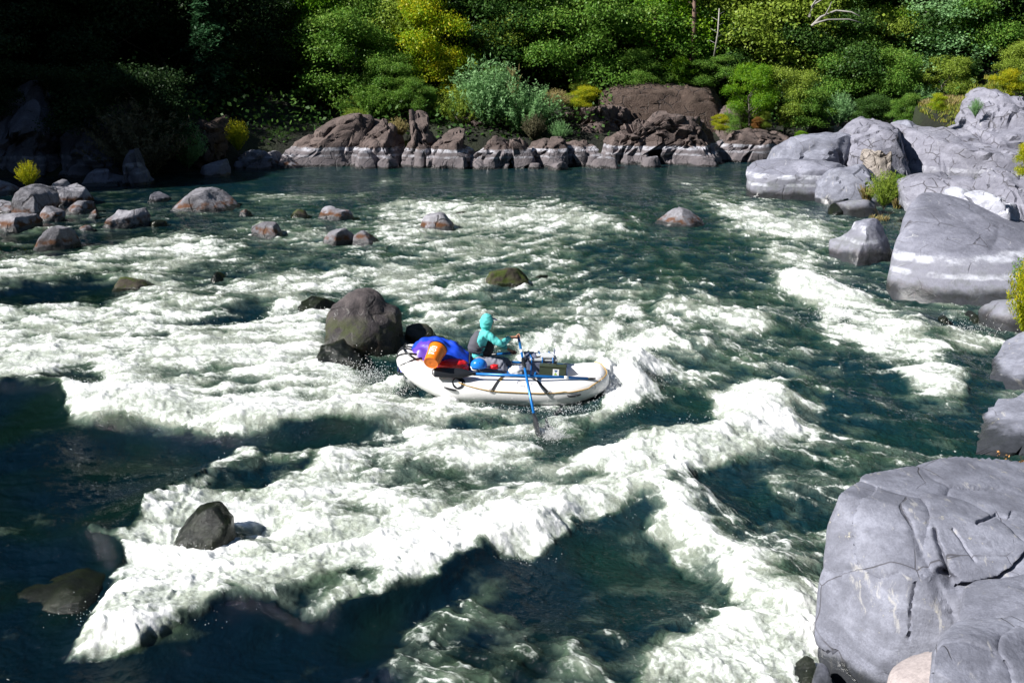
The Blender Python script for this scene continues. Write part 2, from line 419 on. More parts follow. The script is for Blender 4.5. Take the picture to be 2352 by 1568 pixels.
nn = np.hypot(FXr, FYr) + 1e-9; FXr /= nn; FYr /= nn
DX = rs(FXr, PX, PY); DY = rs(FYr, PX, PY)
def streak(f, seed, L, k=4, ani=1.):
    s = 0
    for i in range(-k, k + 1):
        s = s + pn2((X + DX * L * i / k) * f, (Y + DY * L * i / k) * f, seed)
    return s / (2 * k + 1) * 1.9
dist = np.hypot(X, Y)
# ragged edges: warp the cover before reading it
w1 = fbm2(X * 1.1, Y * 1.1, 5, 11); w2 = fbm2(X * 1.1 + 40, Y * 1.1, 5, 29)
v1 = fbm2(X * .35, Y * .35, 3, 111); v2 = fbm2(X * .35 + 9, Y * .35, 3, 129)
scl = 2287 / dist; ysc = np.clip(6.3 / dist, .12, .6)
PXw = PX + (w1 * .22 + v1 * .30) * scl; PYw = PY + (w2 * .22 + v2 * .30) * scl * ysc
D = rs(FOAM, PXw, PYw)
Hb = rs(HB, PX, PY)
big = fbm2(X * .33, Y * .42, 3, 3); mid = fbm2(X * 1.3 + big, Y * 1.7, 4, 7); lump = fbm2(X * 3.4 + w1, Y * 4.2 + w2, 4, 13)
def ridged(f, g, a, seed, o=4): return 1 - np.abs(fbm2(X * f + a * w1 + DX * g * w2, Y * f * 1.25 + a * w2 + DY * g * w1, o, seed)) * 2.6
rid = ridged(1.5, 1.2, .8, 41); rid2 = ridged(3.9, 1.5, 1.2, 61, 4); rid3 = ridged(9.5, 1.5, 1.2, 71, 3)
st1 = streak(5.0, 5, .55); st2 = streak(15.0, 8, .28); st3 = streak(2.2, 15, 1.0)
def thread(f, seed, L, k):
    """thin drawn-out threads of foam along the current"""
    s_ = 0
    for i in range(-4, 5):
        xx = X + DX * L * i / 4 + .10 * w1; yy = Y + DY * L * i / 4 + .10 * w2
        s_ = s_ + pn2(xx * f, yy * f, seed)
    return np.clip(1 - np.abs(s_ / 9 * 1.9) * k, 0, 1)
th1 = thread(1.9, 201, .45, 7.0); th2 = thread(4.5, 211, .25, 5.5); th3 = thread(9.5, 221, .12, 4.5)
fine = fbm2(X * 16, Y * 16, 3, 77, .7)
Dc = np.clip(D, 0, 1)
act = sstep(.02, .35, D)
midD = sstep(.05, .30, D) * (1 - .5 * sstep(.6, 1, D))
tex = .27 * st1 + .15 * st2 + .21 * mid + .07 * lump + .11 * (rid - .45) + .09 * (rid2 - .45) + .08 * (rid3 - .45) + .32 * st3 + .06 * fine
fleck = sstep(.62, .95, pn2(X * 11, Y * 11, 401) + .5 * pn2(X * 27, Y * 27, 402)) * sstep(.0, .5, fbm2(X * .8, Y * 1.1, 3, 403) + .15)
foam = D * .78 - .11 * (1 - sstep(.42, .66, D)) + .26 * fbm2(X * .55, Y * .7, 2, 123) * act + tex * (act * (1.0 - .35 * sstep(.7, 1, D)) + (1 - act) * .10)
patch = sstep(-.25, .35, mid + st3 * .6)
lacev = midD * (.40 * th1 * patch + .30 * th2 * sstep(-.3, .3, st3) + .22 * th3 * sstep(-.2, .3, st1 + mid))
lacev = lacev * (1 - .35 * sstep(20, 40, dist))
foam = foam + lacev + .6 * fleck * (1 - Dc) + (1 - act) * .34 * th1 ** 2 * sstep(.1, .6, st3 + v1)
foam = np.maximum(foam, D * .88 - .22)
aer = sstep(.10, .75, D + .30 * mid + .22 * st3 + .10 * (rid - .45) + .15 * v1)
far_calm = sstep(40, 52, dist)
calm = 1 - act
chop = fbm2(X * 1.8 + DX * .5 + w1 * .3, Y * 2.6 + w2 * .3, 4, 301, .55)
Z = Hb + .09 * big * (1 - calm * .5) + (.022 + .05 * act) * mid + (.005 + .007 * Dc) * lump + .020 * Dc * (rid - .5) + .006 * Dc * (rid2 - .5) + .003 * Dc * (rid3 - .5)
Z += (.003 + .001 * Dc) * fine + (.010 + .012 * act) * st1 + (.004 + .003 * act) * st2 + .03 * act * st3 + (.024 + .022 * act) * chop + .02 * lacev
Z *= np.clip(1.15 - far_calm * .9, .2, 1.15)
# the river sags under the raft's floor
RC = G(1150, 885, 0)
dr = ((X - RC.x) / 1.9) ** 2 + ((Y - RC.y) / .72) ** 2
RAFT_SAG = 1 - sstep(.55, 1.05, dr)
Z = Z * (1 - RAFT_SAG) - .02 * RAFT_SAG
wash = np.exp(-((dr - 1.12) / .30) ** 2) * np.clip(.55 + 1.0 * mid + .5 * lump + .4 * sstep(RC.x + .6, RC.x + 1.9, X), 0, 1.4)
Z += .13 * wash * (.6 + .8 * (rid - .3)); foam = foam + .55 * wash
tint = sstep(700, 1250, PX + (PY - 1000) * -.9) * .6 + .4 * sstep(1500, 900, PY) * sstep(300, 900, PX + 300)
verts = np.stack([X, Y, Z], -1).reshape(-1, 3)
idx = np.arange(NCOL * NROW).reshape(NROW, NCOL)
quads = np.stack([idx[:-1, :-1], idx[1:, :-1], idx[1:, 1:], idx[:-1, 1:]], -1).reshape(-1, 4)
t = NT('river_water')
pos = t.pos()
fa = t.attr('foam'); ae = t.attr('aeration'); ti = t.attr('tint')
n1 = t.noise(pos, 34, 4, .7); n2 = t.noise(t.vmul(pos, (1, 1, 1)), 90, 2, .6)
n0 = t.noise(t.vadd(pos, t.vmul(t.new('ShaderNodeTexNoise').outputs[1], (.12, .12, .12))), 8.5, 9, .74, .6)
nd = t.math('ADD', t.math('MULTIPLY', t.math('SUBTRACT', n0, .5), 1.15), t.math('MULTIPLY', t.math('SUBTRACT', n1, .5), .45))
fz = t.math('ADD', fa, t.math('MULTIPLY', nd, t.ramp(fa, .05, .5, .22, 1.0)))
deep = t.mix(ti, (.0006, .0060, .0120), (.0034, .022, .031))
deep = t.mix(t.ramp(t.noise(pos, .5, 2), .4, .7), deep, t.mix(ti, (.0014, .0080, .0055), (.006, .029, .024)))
aerc = t.mix(t.ramp(t.noise(pos, 1.1, 2), .35, .65), (.13, .20, .12), (.19, .25, .20))
aerc = t.mix(t.ramp(ae, .45, 1.), aerc, (.41, .45, .37))
c = t.mix(t.math('MULTIPLY', ae, .80), deep, aerc)
c = t.mix(t.ramp(fz, .30, .66, 0, .62), c, (.50, .55, .50))
c = t.mix(t.ramp(fz, .48, 1.06, 0, 1), c, (.90, .905, .90))
rr = t.ramp(fz, .5, .9, .05, .55)
hh = t.math('ADD', t.math('MULTIPLY', n1, 1.0), t.math('MULTIPLY', n2, .4))
rip = t.math('ADD', t.noise(pos, 4.2, 6, .62, .8), t.math('MULTIPLY', t.noise(pos, 13, 3, .6, .5), .35))
bs = t.bump(t.math('MULTIPLY', t.math('MULTIPLY', rip, t.ramp(fz, .25, .6, 1, .15)), t.ramp(ti, .0, .6, .22, 1)), .7, .15)
bs = t.bump(t.math('ADD', hh, t.math('MULTIPLY', n0, 1.5)), .30, .03, bs)
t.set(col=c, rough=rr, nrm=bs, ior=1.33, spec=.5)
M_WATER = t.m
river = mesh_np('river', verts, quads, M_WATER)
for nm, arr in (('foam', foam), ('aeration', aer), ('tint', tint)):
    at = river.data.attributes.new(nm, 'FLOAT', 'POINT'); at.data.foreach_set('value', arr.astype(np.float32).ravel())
tag(river, 'fast green river breaking into white rapids', None, kind='structure')
def water_z(x, y):
    px, py = P(x, y, 0)
    i = np.clip((py - gpy[0]) / (gpy[1] - gpy[0]), 0, NROW - 1); j = np.clip((px - gpx[0]) / (gpx[1] - gpx[0]), 0, NCOL - 1)
    return float(Z[int(i), int(j)])
print('river', time.time() - T0)
# ================================================================== LAND AND ROCK MATERIALS
def rock_mat(name, c1, c2, crack=(1.2, .03), vein=.0, band=0., lich=.0, wet=.18, moss=0., rust=0., bumps=(.5, .05), stripe=None, patch=1.0):
    t = NT(name); pos = t.pos()
    z = t.new('ShaderNodeSeparateXYZ'); t.l.new(pos, z.inputs[0]); z = z.outputs[2]
    w = t.noise(pos, 1.3, 5, .6)
    warp = t.vadd(pos, t.vmul(t.new('ShaderNodeTexNoise').outputs[1], (.5, .5, .5)))
    n2 = t.noise(pos, 9, 6, .65); n3 = t.noise(pos, 40, 4, .7)
    c = t.mix(t.ramp(w, .35, .65), c1, c2)
    c = t.mix(t.ramp(n2, .35, .7, 0, .55), c, tuple(v * .62 for v in c1))
    c = t.mix(t.ramp(n3, .3, .75, 0, .35), c, tuple(min(1, v * 1.5) for v in c2))
    if stripe:                                     # foliation of the stone
        sv = t.noise(t.vmul(warp, stripe), 1.0, 5, .6)
        c = t.mix(t.ramp(sv, .38, .66, 0, .6), c, tuple(v * .66 for v in c1))
    if vein:
        vd = t.voro(t.vadd(pos, t.vmul(t.new('ShaderNodeTexNoise').outputs[1], (1.6, 1.6, 1.6))), .9, 'DISTANCE_TO_EDGE')
        c = t.mix(t.math('MULTIPLY', t.ramp(vd, .002, .010, 1, 0), t.ramp(t.noise(pos, 1.6, 3), .50, .62, 0, vein)), c, (.62, .62, .60))
    if lich:
        ls = t.noise(t.vmul(t.vadd(pos, t.vmul(t.new('ShaderNodeTexNoise').outputs[1], (.3, .3, .3))), (9, 3, 1.4)), 1.0, 5, .65)
        c = t.mix(t.ramp(ls, .60, .70, 0, .45 * lich), c, (.52, .50, .46))
        c = t.mix(t.ramp(ls, .30, .40, .35 * lich, 0), c, tuple(v * .55 for v in c1))
        l = t.math('MULTIPLY', t.ramp(t.noise(pos, 9, 6, .75), .60, .68), t.ramp(t.noise(pos, 1.3, 3), .54, .66, 0, lich))
        c = t.mix(l, c, (.60, .56, .42))
    hgt = t.math('MULTIPLY', n2, .8)
    hgt = t.math('ADD', hgt, t.math('MULTIPLY', n3, .25))
    if crack:
        cs, cwid = crack
        ve = t.voro(t.vadd(pos, t.vmul(t.new('ShaderNodeTexNoise').outputs[1], (.16, .16, .16))), cs, 'DISTANCE_TO_EDGE')
        gate = t.ramp(t.noise(pos, 1.4, 3), .46, .58)
        cm = t.math('MULTIPLY', t.ramp(ve, cwid * .35, cwid, 1, 0), gate)
        c = t.mix(t.math('MULTIPLY', cm, .65), c, (.04, .035, .035))
        hgt = t.math('SUBTRACT', hgt, t.math('MULTIPLY', cm, .7))
    zn = t.math('ADD', z, t.math('MULTIPLY', t.math('SUBTRACT', t.noise(pos, 2.2, 4), .5), .35))
    if band:
        zb = t.math('ADD', z, t.math('MULTIPLY', t.math('SUBTRACT', t.noise(pos, 1.7, 4), .5), .16))
        streaky = t.math('MULTIPLY', t.ramp(t.noise(t.vmul(pos, (3, 3, 12)), 1.0, 4), .3, .6, .45, 1), t.ramp(t.noise(pos, 1.6, 5, .65), .40, .58, .10, 1))
        b1 = t.math('MULTIPLY', t.ramp(zb, .80, .90), t.ramp(zb, .99, 1.06, 1, 0))
        b2 = t.math('MULTIPLY', t.ramp(zb, .52, .58), t.ramp(zb, .62, .69, .7, 0))
        bb = t.math('MULTIPLY', t.math('MULTIPLY', t.math('MAXIMUM', b1, b2), streaky), band)
        below = t.ramp(zb, .95, 1.05, .55, 0)
        c = t.mix(t.math('MULTIPLY', below, min(1, band)), c, (.25, .25, .29))
        c = t.mix(bb, c, (.72, .74, .82))
    if rust:
        rz = t.math('MULTIPLY', t.ramp(zn, .10, .16), t.ramp(zn, .26, .42, 1, 0))
        c = t.mix(t.math('MULTIPLY', rz, t.ramp(t.noise(pos, 3, 3), .4, .6, 0, rust)), c, (.11, .045, .018))
    if moss:
        mz = t.math('MULTIPLY', t.ramp(zn, .55, .95, 1, 0), t.ramp(t.noise(pos, 2.6, 5, .65), .42, .60, 0, moss))
        c = t.mix(mz, c, (.045, .065, .008))
    r = .85
    if wet:
        wz = t.ramp(zn, wet * .55, wet * 1.25, 1, 0)
        c = t.mix(wz, c, t.mix(.82, c, (.008, .010, .008)))
        r = t.math('SUBTRACT', .85, t.math('MULTIPLY', wz, .68))
    t.set(col=c, rough=r, nrm=t.bump(hgt, bumps[0], bumps[1]), spec=.35)
    return t.m
M_GREY = rock_mat('grey_river_stone', (.165, .172, .215), (.27, .28, .34), crack=(.8, .006), vein=0, band=0, lich=1., wet=.22, bumps=(.45, .04), stripe=(1.2, 2.2, 5), moss=.0)
M_GREYBAND = rock_mat('grey_stone_with_waterline', (.17, .175, .22), (.27, .275, .335), crack=(.9, .012), vein=.5, band=.75, lich=.15, wet=.34, bumps=(.5, .05), stripe=(.6, .6, 4), moss=.25, rust=.2)
M_HEAD = rock_mat('cracked_headland_stone', (.185, .185, .23), (.29, .29, .345), crack=(1.9, .05), vein=.3, band=.35, lich=.2, wet=.25, bumps=(.7, .06), moss=.3, stripe=(.5, .5, 2.5))
M_BROWN = rock_mat('brown_bank_rock', (.070, .052, .047), (.15, .115, .105), crack=(1.6, .05), band=.6, wet=.14, bumps=(.9, .10), lich=.12)
M_RUSSET = rock_mat('russet_lava_rock', (.055, .036, .028), (.11, .078, .062), crack=(1.2, .05), band=.0, wet=.0, bumps=(.9, .10), lich=.35, moss=.0)
M_LEFT = rock_mat('mottled_grey_boulder', (.10, .097, .108), (.26, .257, .285), crack=(.9, .03), vein=.3, wet=.16, bumps=(.8, .07), rust=.95, lich=.1)
M_LEFTP = rock_mat('pale_boulder', (.15, .147, .165), (.35, .345, .38), crack=(.8, .03), wet=.18, bumps=(.8, .07), rust=1., lich=.0)
M_DARKB = rock_mat('dark_river_boulder', (.026, .024, .028), (.105, .088, .088), crack=(.7, .02), vein=.3, wet=.42, bumps=(.8, .06), moss=.6, rust=.5, lich=.4)
M_WETB = rock_mat('wet_black_boulder', (.006, .008, .007), (.020, .022, .016), crack=None, wet=3.0, bumps=(.8, .05), moss=.6)
M_MOSSY = rock_mat('mossy_boulder', (.035, .030, .022), (.07, .058, .042), crack=None, wet=.10, bumps=(.8, .05), moss=1.)
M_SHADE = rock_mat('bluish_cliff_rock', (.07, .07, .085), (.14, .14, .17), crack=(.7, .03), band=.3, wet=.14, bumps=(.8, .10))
M_PINK = rock_mat('pinkish_stone', (.30, .26, .26), (.42, .37, .36), crack=None, wet=0, bumps=(.3, .03))
M_WHITE = rock_mat('bleached_stone', (.36, .37, .43), (.52, .53, .60), crack=(1.6, .03), wet=0, bumps=(.5, .05))
M_BEIGE = rock_mat('beige_cracked_stone', (.24, .21, .18), (.36, .32, .29), crack=(1.6, .03), wet=0, bumps=(.9, .08))

_ico = {}
def ico(level):
    if level not in _ico:
        bm = bmesh.new(); bmesh.ops.create_icosphere(bm, subdivisions=level, radius=1)
        v = np.array([q.co[:] for q in bm.verts]); f = np.array([[w.index for w in q.verts] for q in bm.faces]); bm.free()
        v /= np.linalg.norm(v, axis=1)[:, None]
        _ico[level] = (v, f)
    return _ico[level]
ROCKS = {}
def finish(pts, d, rad, size, rng, planes, chis, rough, seed, skew=None, ql=(.80, .93)):
    """flatten facets, chisel blocks, roughen"""
    c = pts.mean(0)
    for k in range(planes):
        n = rng.randn(3); n[2] = abs(n[2]) * .8 + .05; n[1] = n[1] if n[1] < 0 or rng.rand() < .3 else -n[1]
        if rng.rand() < .25: n = np.array([rng.randn() * .5, -1, .2])
        n /= np.linalg.norm(n)
        s = (pts - c) @ n
        q = np.quantile(s, rng.uniform(*ql))
        pts = pts - n * (np.maximum(0, s - q) * .88)[:, None]
    if chis:
        sc, amp = chis
        q = pts / sc + fbm3(pts / sc * .7, 3, seed + 9)[:, None] * .35
        if skew is not None: q = q @ skew
        d1, d2, hh, off = worley3(q, seed)
        g = np.stack([((hh >> 3) & 255) / 127.5 - 1, ((hh >> 11) & 255) / 127.5 - 1, ((hh >> 19) & 255) / 127.5 - 1], 1)
        h = amp * (((hh & 63) / 63. - .5) * .9 + (off * g).sum(1) * 1.1) - amp * .9 * np.exp(-((d2 - d1) / .07))
        pts = pts + d * h[:, None]
    if rough:
        pts = pts + d * (fbm3(pts / (size * .35), 4, seed + 3, .5) * rough * size)[:, None]
        pts = pts + d * (fbm3(pts / (size * .07), 3, seed + 5, .55) * rough * size * .22)[:, None]
    return pts
def rock(name, label, pts, base, depth, mat, level=4, planes=7, chis=None, lean=.25, rough=.03, seed=1, group=None, Y=None, lift=None, pw=.72, skew=None, cat='rock'):
    """a body of stone standing in the river or on the bank: its outline seen from the river, its own distance, thickness and facets"""
    Yf = G(0, base).y if Y is None else Y
    Y0 = Yf + depth * .72
    ylo, yhi = max(b for a, b in pts), min(b for a, b in pts)
    pts = [(a, b + .45 * (ylo - yhi) if b > ylo - .22 * (ylo - yhi) else b) for a, b in pts]
    poly = [V(a, b, Y0) for a, b in pts]
    p2 = np.array([(q.x, q.z) for q in poly])
    cx, cz = (p2.min(0) + p2.max(0)) / 2
    cx = .5 * cx + .5 * p2[:, 0].mean(); cz = .6 * cz + .4 * p2[:, 1].mean()
    ang = np.linspace(-np.pi, np.pi, 541)
    R = np.zeros(541)
    for k in range(len(p2)):
        ax, az = p2[k] - (cx, cz); bx, bz = p2[(k + 1) % len(p2)] - (cx, cz)
        ex, ez = bx - ax, bz - az
        ca, sa = np.cos(ang), np.sin(ang)
        den = ca * ez - sa * ex
        with np.errstate(all='ignore'):
            r = (ax * ez - az * ex) / den; u = (ax * sa - az * ca) / den
        ok = (np.abs(den) > 1e-9) & (r > 0) & (u >= -1e-6) & (u <= 1 + 1e-6)
        R = np.where(ok, np.maximum(R, r), R)
    R[R == 0] = R[R > 0].mean()
    Rp = np.concatenate([R[-7:-1], R, R[1:7]]); R = np.convolve(Rp, np.array([1, 2, 3, 2, 1]) / 9, 'same')[6:-6]
    v, f = ico(level)
    phi = np.arctan2(v[:, 2], v[:, 0]); rho = np.hypot(v[:, 0], v[:, 2])
    Rv = np.interp(phi, ang, R)
    rr = Rv * rho ** pw
    dd = depth * np.sign(v[:, 1]) * np.abs(v[:, 1]) ** pw * ((1 - rho) + rho * (.45 + .55 * Rv / R.max()))
    pts3 = np.stack([cx + rr * np.cos(phi), Y0 + dd, cz + rr * np.sin(phi)], 1)
    zb = 0. if Y is None else max(0., V(0, ylo, Y0).z)
    pts3[:, 1] += lean * np.clip(pts3[:, 2] - zb, -.5, 99)
    rng = np.random.RandomState(seed * 7 + 3)
    size = float(np.sqrt((p2[:, 0].max() - p2[:, 0].min()) * (p2[:, 1].max() - p2[:, 1].min())))
    d = v.copy()
    pts3 = finish(pts3, d, R.max(), size, rng, planes, chis, rough, seed, skew)
    o = mesh_np(name, pts3 - np.array([cx, Y0, zb]), f, mat)
    o.location = (cx, Y0, zb)
    sharpen(o)
    tag(o, label, cat, group)
    return o
def sharpen(o, ang=38):
    me = o.data
    try: me.set_sharp_from_angle(angle=math.radians(ang))
    except Exception: pass
def hull_rock(name, label, corners, mat, level=6, k=14, chis=None, rough=.012, seed=1, planes=0, cat='rock', cuts=(), group=None):
    """a big block given by its corners (px, py, distance) or world points"""
    P3 = [V(*c[:3]) if len(c) == 3 and c[0] > 50 else Vector(c[-3:]) for c in corners]
    bm = bmesh.new()
    for p in P3: bm.verts.new(p)
    bmesh.ops.convex_hull(bm, input=bm.verts)
    bmesh.ops.recalc_face_normals(bm, faces=bm.faces)
    c = np.mean([q[:] for q in P3], 0)
    pl = []
    for fc in bm.faces:
        n = np.array(fc.normal[:]); dd = float(np.dot(np.array(fc.verts[0].co[:]) - c, n))
        if dd < 0: n, dd = -n, -dd
        if dd > 1e-4: pl.append((n, dd))
    bm.free()
    v, f = ico(level)
    acc = np.zeros(len(v))
    for n, dd in pl: acc += (np.maximum(v @ n, 0) / dd) ** k
    r = acc ** (-1. / k) if k < 200 else np.min([np.where(v @ n > 1e-6, dd / np.maximum(v @ n, 1e-6), 1e9) for n, dd in pl], 0)
    pts = c + v * r[:, None]
    size = float(np.ptp(pts, 0).mean())
    pts = finish(pts, v, 0, size, np.random.RandomState(seed), planes, chis, rough, seed, None, (.955, .99))
    for line, w, dep in cuts:                         # open fissures along a line seen from the river, carved into the near side
        w_ = pts[:, 1] * ct - (pts[:, 2] - CAMZ) * st
        qx = CW / 2 + FPX * pts[:, 0] / w_; qy = CHh / 2 - FPX * (pts[:, 1] * st + (pts[:, 2] - CAMZ) * ct) / w_
        dd_ = line_d(qx + 3 * pn3(pts * 7, 3), qy + 3 * pn3(pts * 7, 4), line) / w
        near = (v @ np.array([0, -.9, .45])) > -.15
        pts = pts - v * (near * dep * np.exp(-dd_ ** 2.0))[:, None]
    o = mesh_np(name, pts - c, f, mat); o.location = c
    sharpen(o)
    tag(o, label, cat, group)
    return o

# ------------------------------------------------------------------ terrain: banks and wooded hills
SHORE = [(-500, 428), (0, 424), (60, 420), (250, 414), (380, 410), (560, 398), (640, 392), (760, 386), (1000, 386), (1300, 386), (1700, 378), (1860, 368),
         (2050, 420), (2060, 480), (2200, 700), (2240, 900), (2170, 1100), (2080, 1640)]
shore_w = [tuple(G(*p)[:2]) for p in SHORE]
land_poly = shore_w + [(14, 2), (200, -30), (260, 330), (-260, 330), (-260, 34), (-37, 34), (-34, 39), (-33, 46)]
def terr(x, y):
    sd = -poly_sd(x, y, land_poly)                     # >0 on land
    sd = sd - 2.5
    left = sstep(-20, -34, x)
    right = sstep(6, 16, x)
    slope = .15 + .52 * sstep(6, 30, sd)
    h = np.where(sd > 0, .9 * sstep(0, 2.5, sd) + sd * .28 + np.maximum(sd - 10, 0) * .30, -1.6 * sstep(0, -1.5, sd))
    h = np.where((sd > 0) & (right > 0), h * (1 - right * .55 * sstep(75, 50, y)), h)
    hill = 62 * sstep(30, 140, sd) * sstep(28, 60, y)
    h = np.where(sd > 0, h + hill * .6, h)
    lh = 22 * sstep(-29, -40, x) * sstep(34, 40, y) * sstep(0, 4, sd)
    h = h + np.where(sd > 0, lh, 0)
    h = h + np.where(sd > 0, fbm2(x * .12, y * .12, 4, 5) * np.minimum(sd * .12, 2.2), 0)
    back = np.clip(4.5 - y, 0, 60)                     # the slope the photographer stands on
    h = np.maximum(h, np.where(y < 4.5, back * .95 + np.maximum(back - 14, 0) * .3 - .3, -99))
    return h
tx = np.concatenate([np.linspace(-260, -50, 60), np.linspace(-48, 60, 180), np.linspace(62, 260, 60)])
ty = np.concatenate([np.linspace(-60, 8, 40), np.linspace(9, 110, 230), np.linspace(112, 330, 60)])
TX, TY = np.meshgrid(tx, ty)
TZ = terr(TX, TY)
tidx = np.arange(TX.size).reshape(TX.shape)
tq = np.stack([tidx[:-1, :-1], tidx[:-1, 1:], tidx[1:, 1:], tidx[1:, :-1]], -1).reshape(-1, 4)
t = NT('forest_soil'); pos = t.pos()
c = t.mix(t.ramp(t.noise(pos, 1.2, 6, .65), .35, .65), (.006, .009, .005), (.016, .018, .009))
c = t.mix(t.ramp(t.noise(pos, .35, 4), .5, .65), c, (.020, .030, .010))
t.set(col=c, rough=.95, nrm=t.bump(t.noise(pos, 5, 6, .7), 1, .15))
M_SOIL = t.m
tag(mesh_np('terrain', np.stack([TX, TY, TZ], -1).reshape(-1, 3), tq, M_SOIL), 'steep wooded banks of the river', None, kind='structure')
def tz(x, y):
    i = min(max(np.searchsorted(ty, y) - 1, 0), len(ty) - 2); j = min(max(np.searchsorted(tx, x) - 1, 0), len(tx) - 2)
    a = (y - ty[i]) / (ty[i + 1] - ty[i]); b = (x - tx[j]) / (tx[j + 1] - tx[j])
    a = min(max(a, 0), 1); b = min(max(b, 0), 1)
    return float((TZ[i, j] * (1 - b) + TZ[i, j + 1] * b) * (1 - a) + (TZ[i + 1, j] * (1 - b) + TZ[i + 1, j + 1] * b) * a)
print('terrain', time.time() - T0)

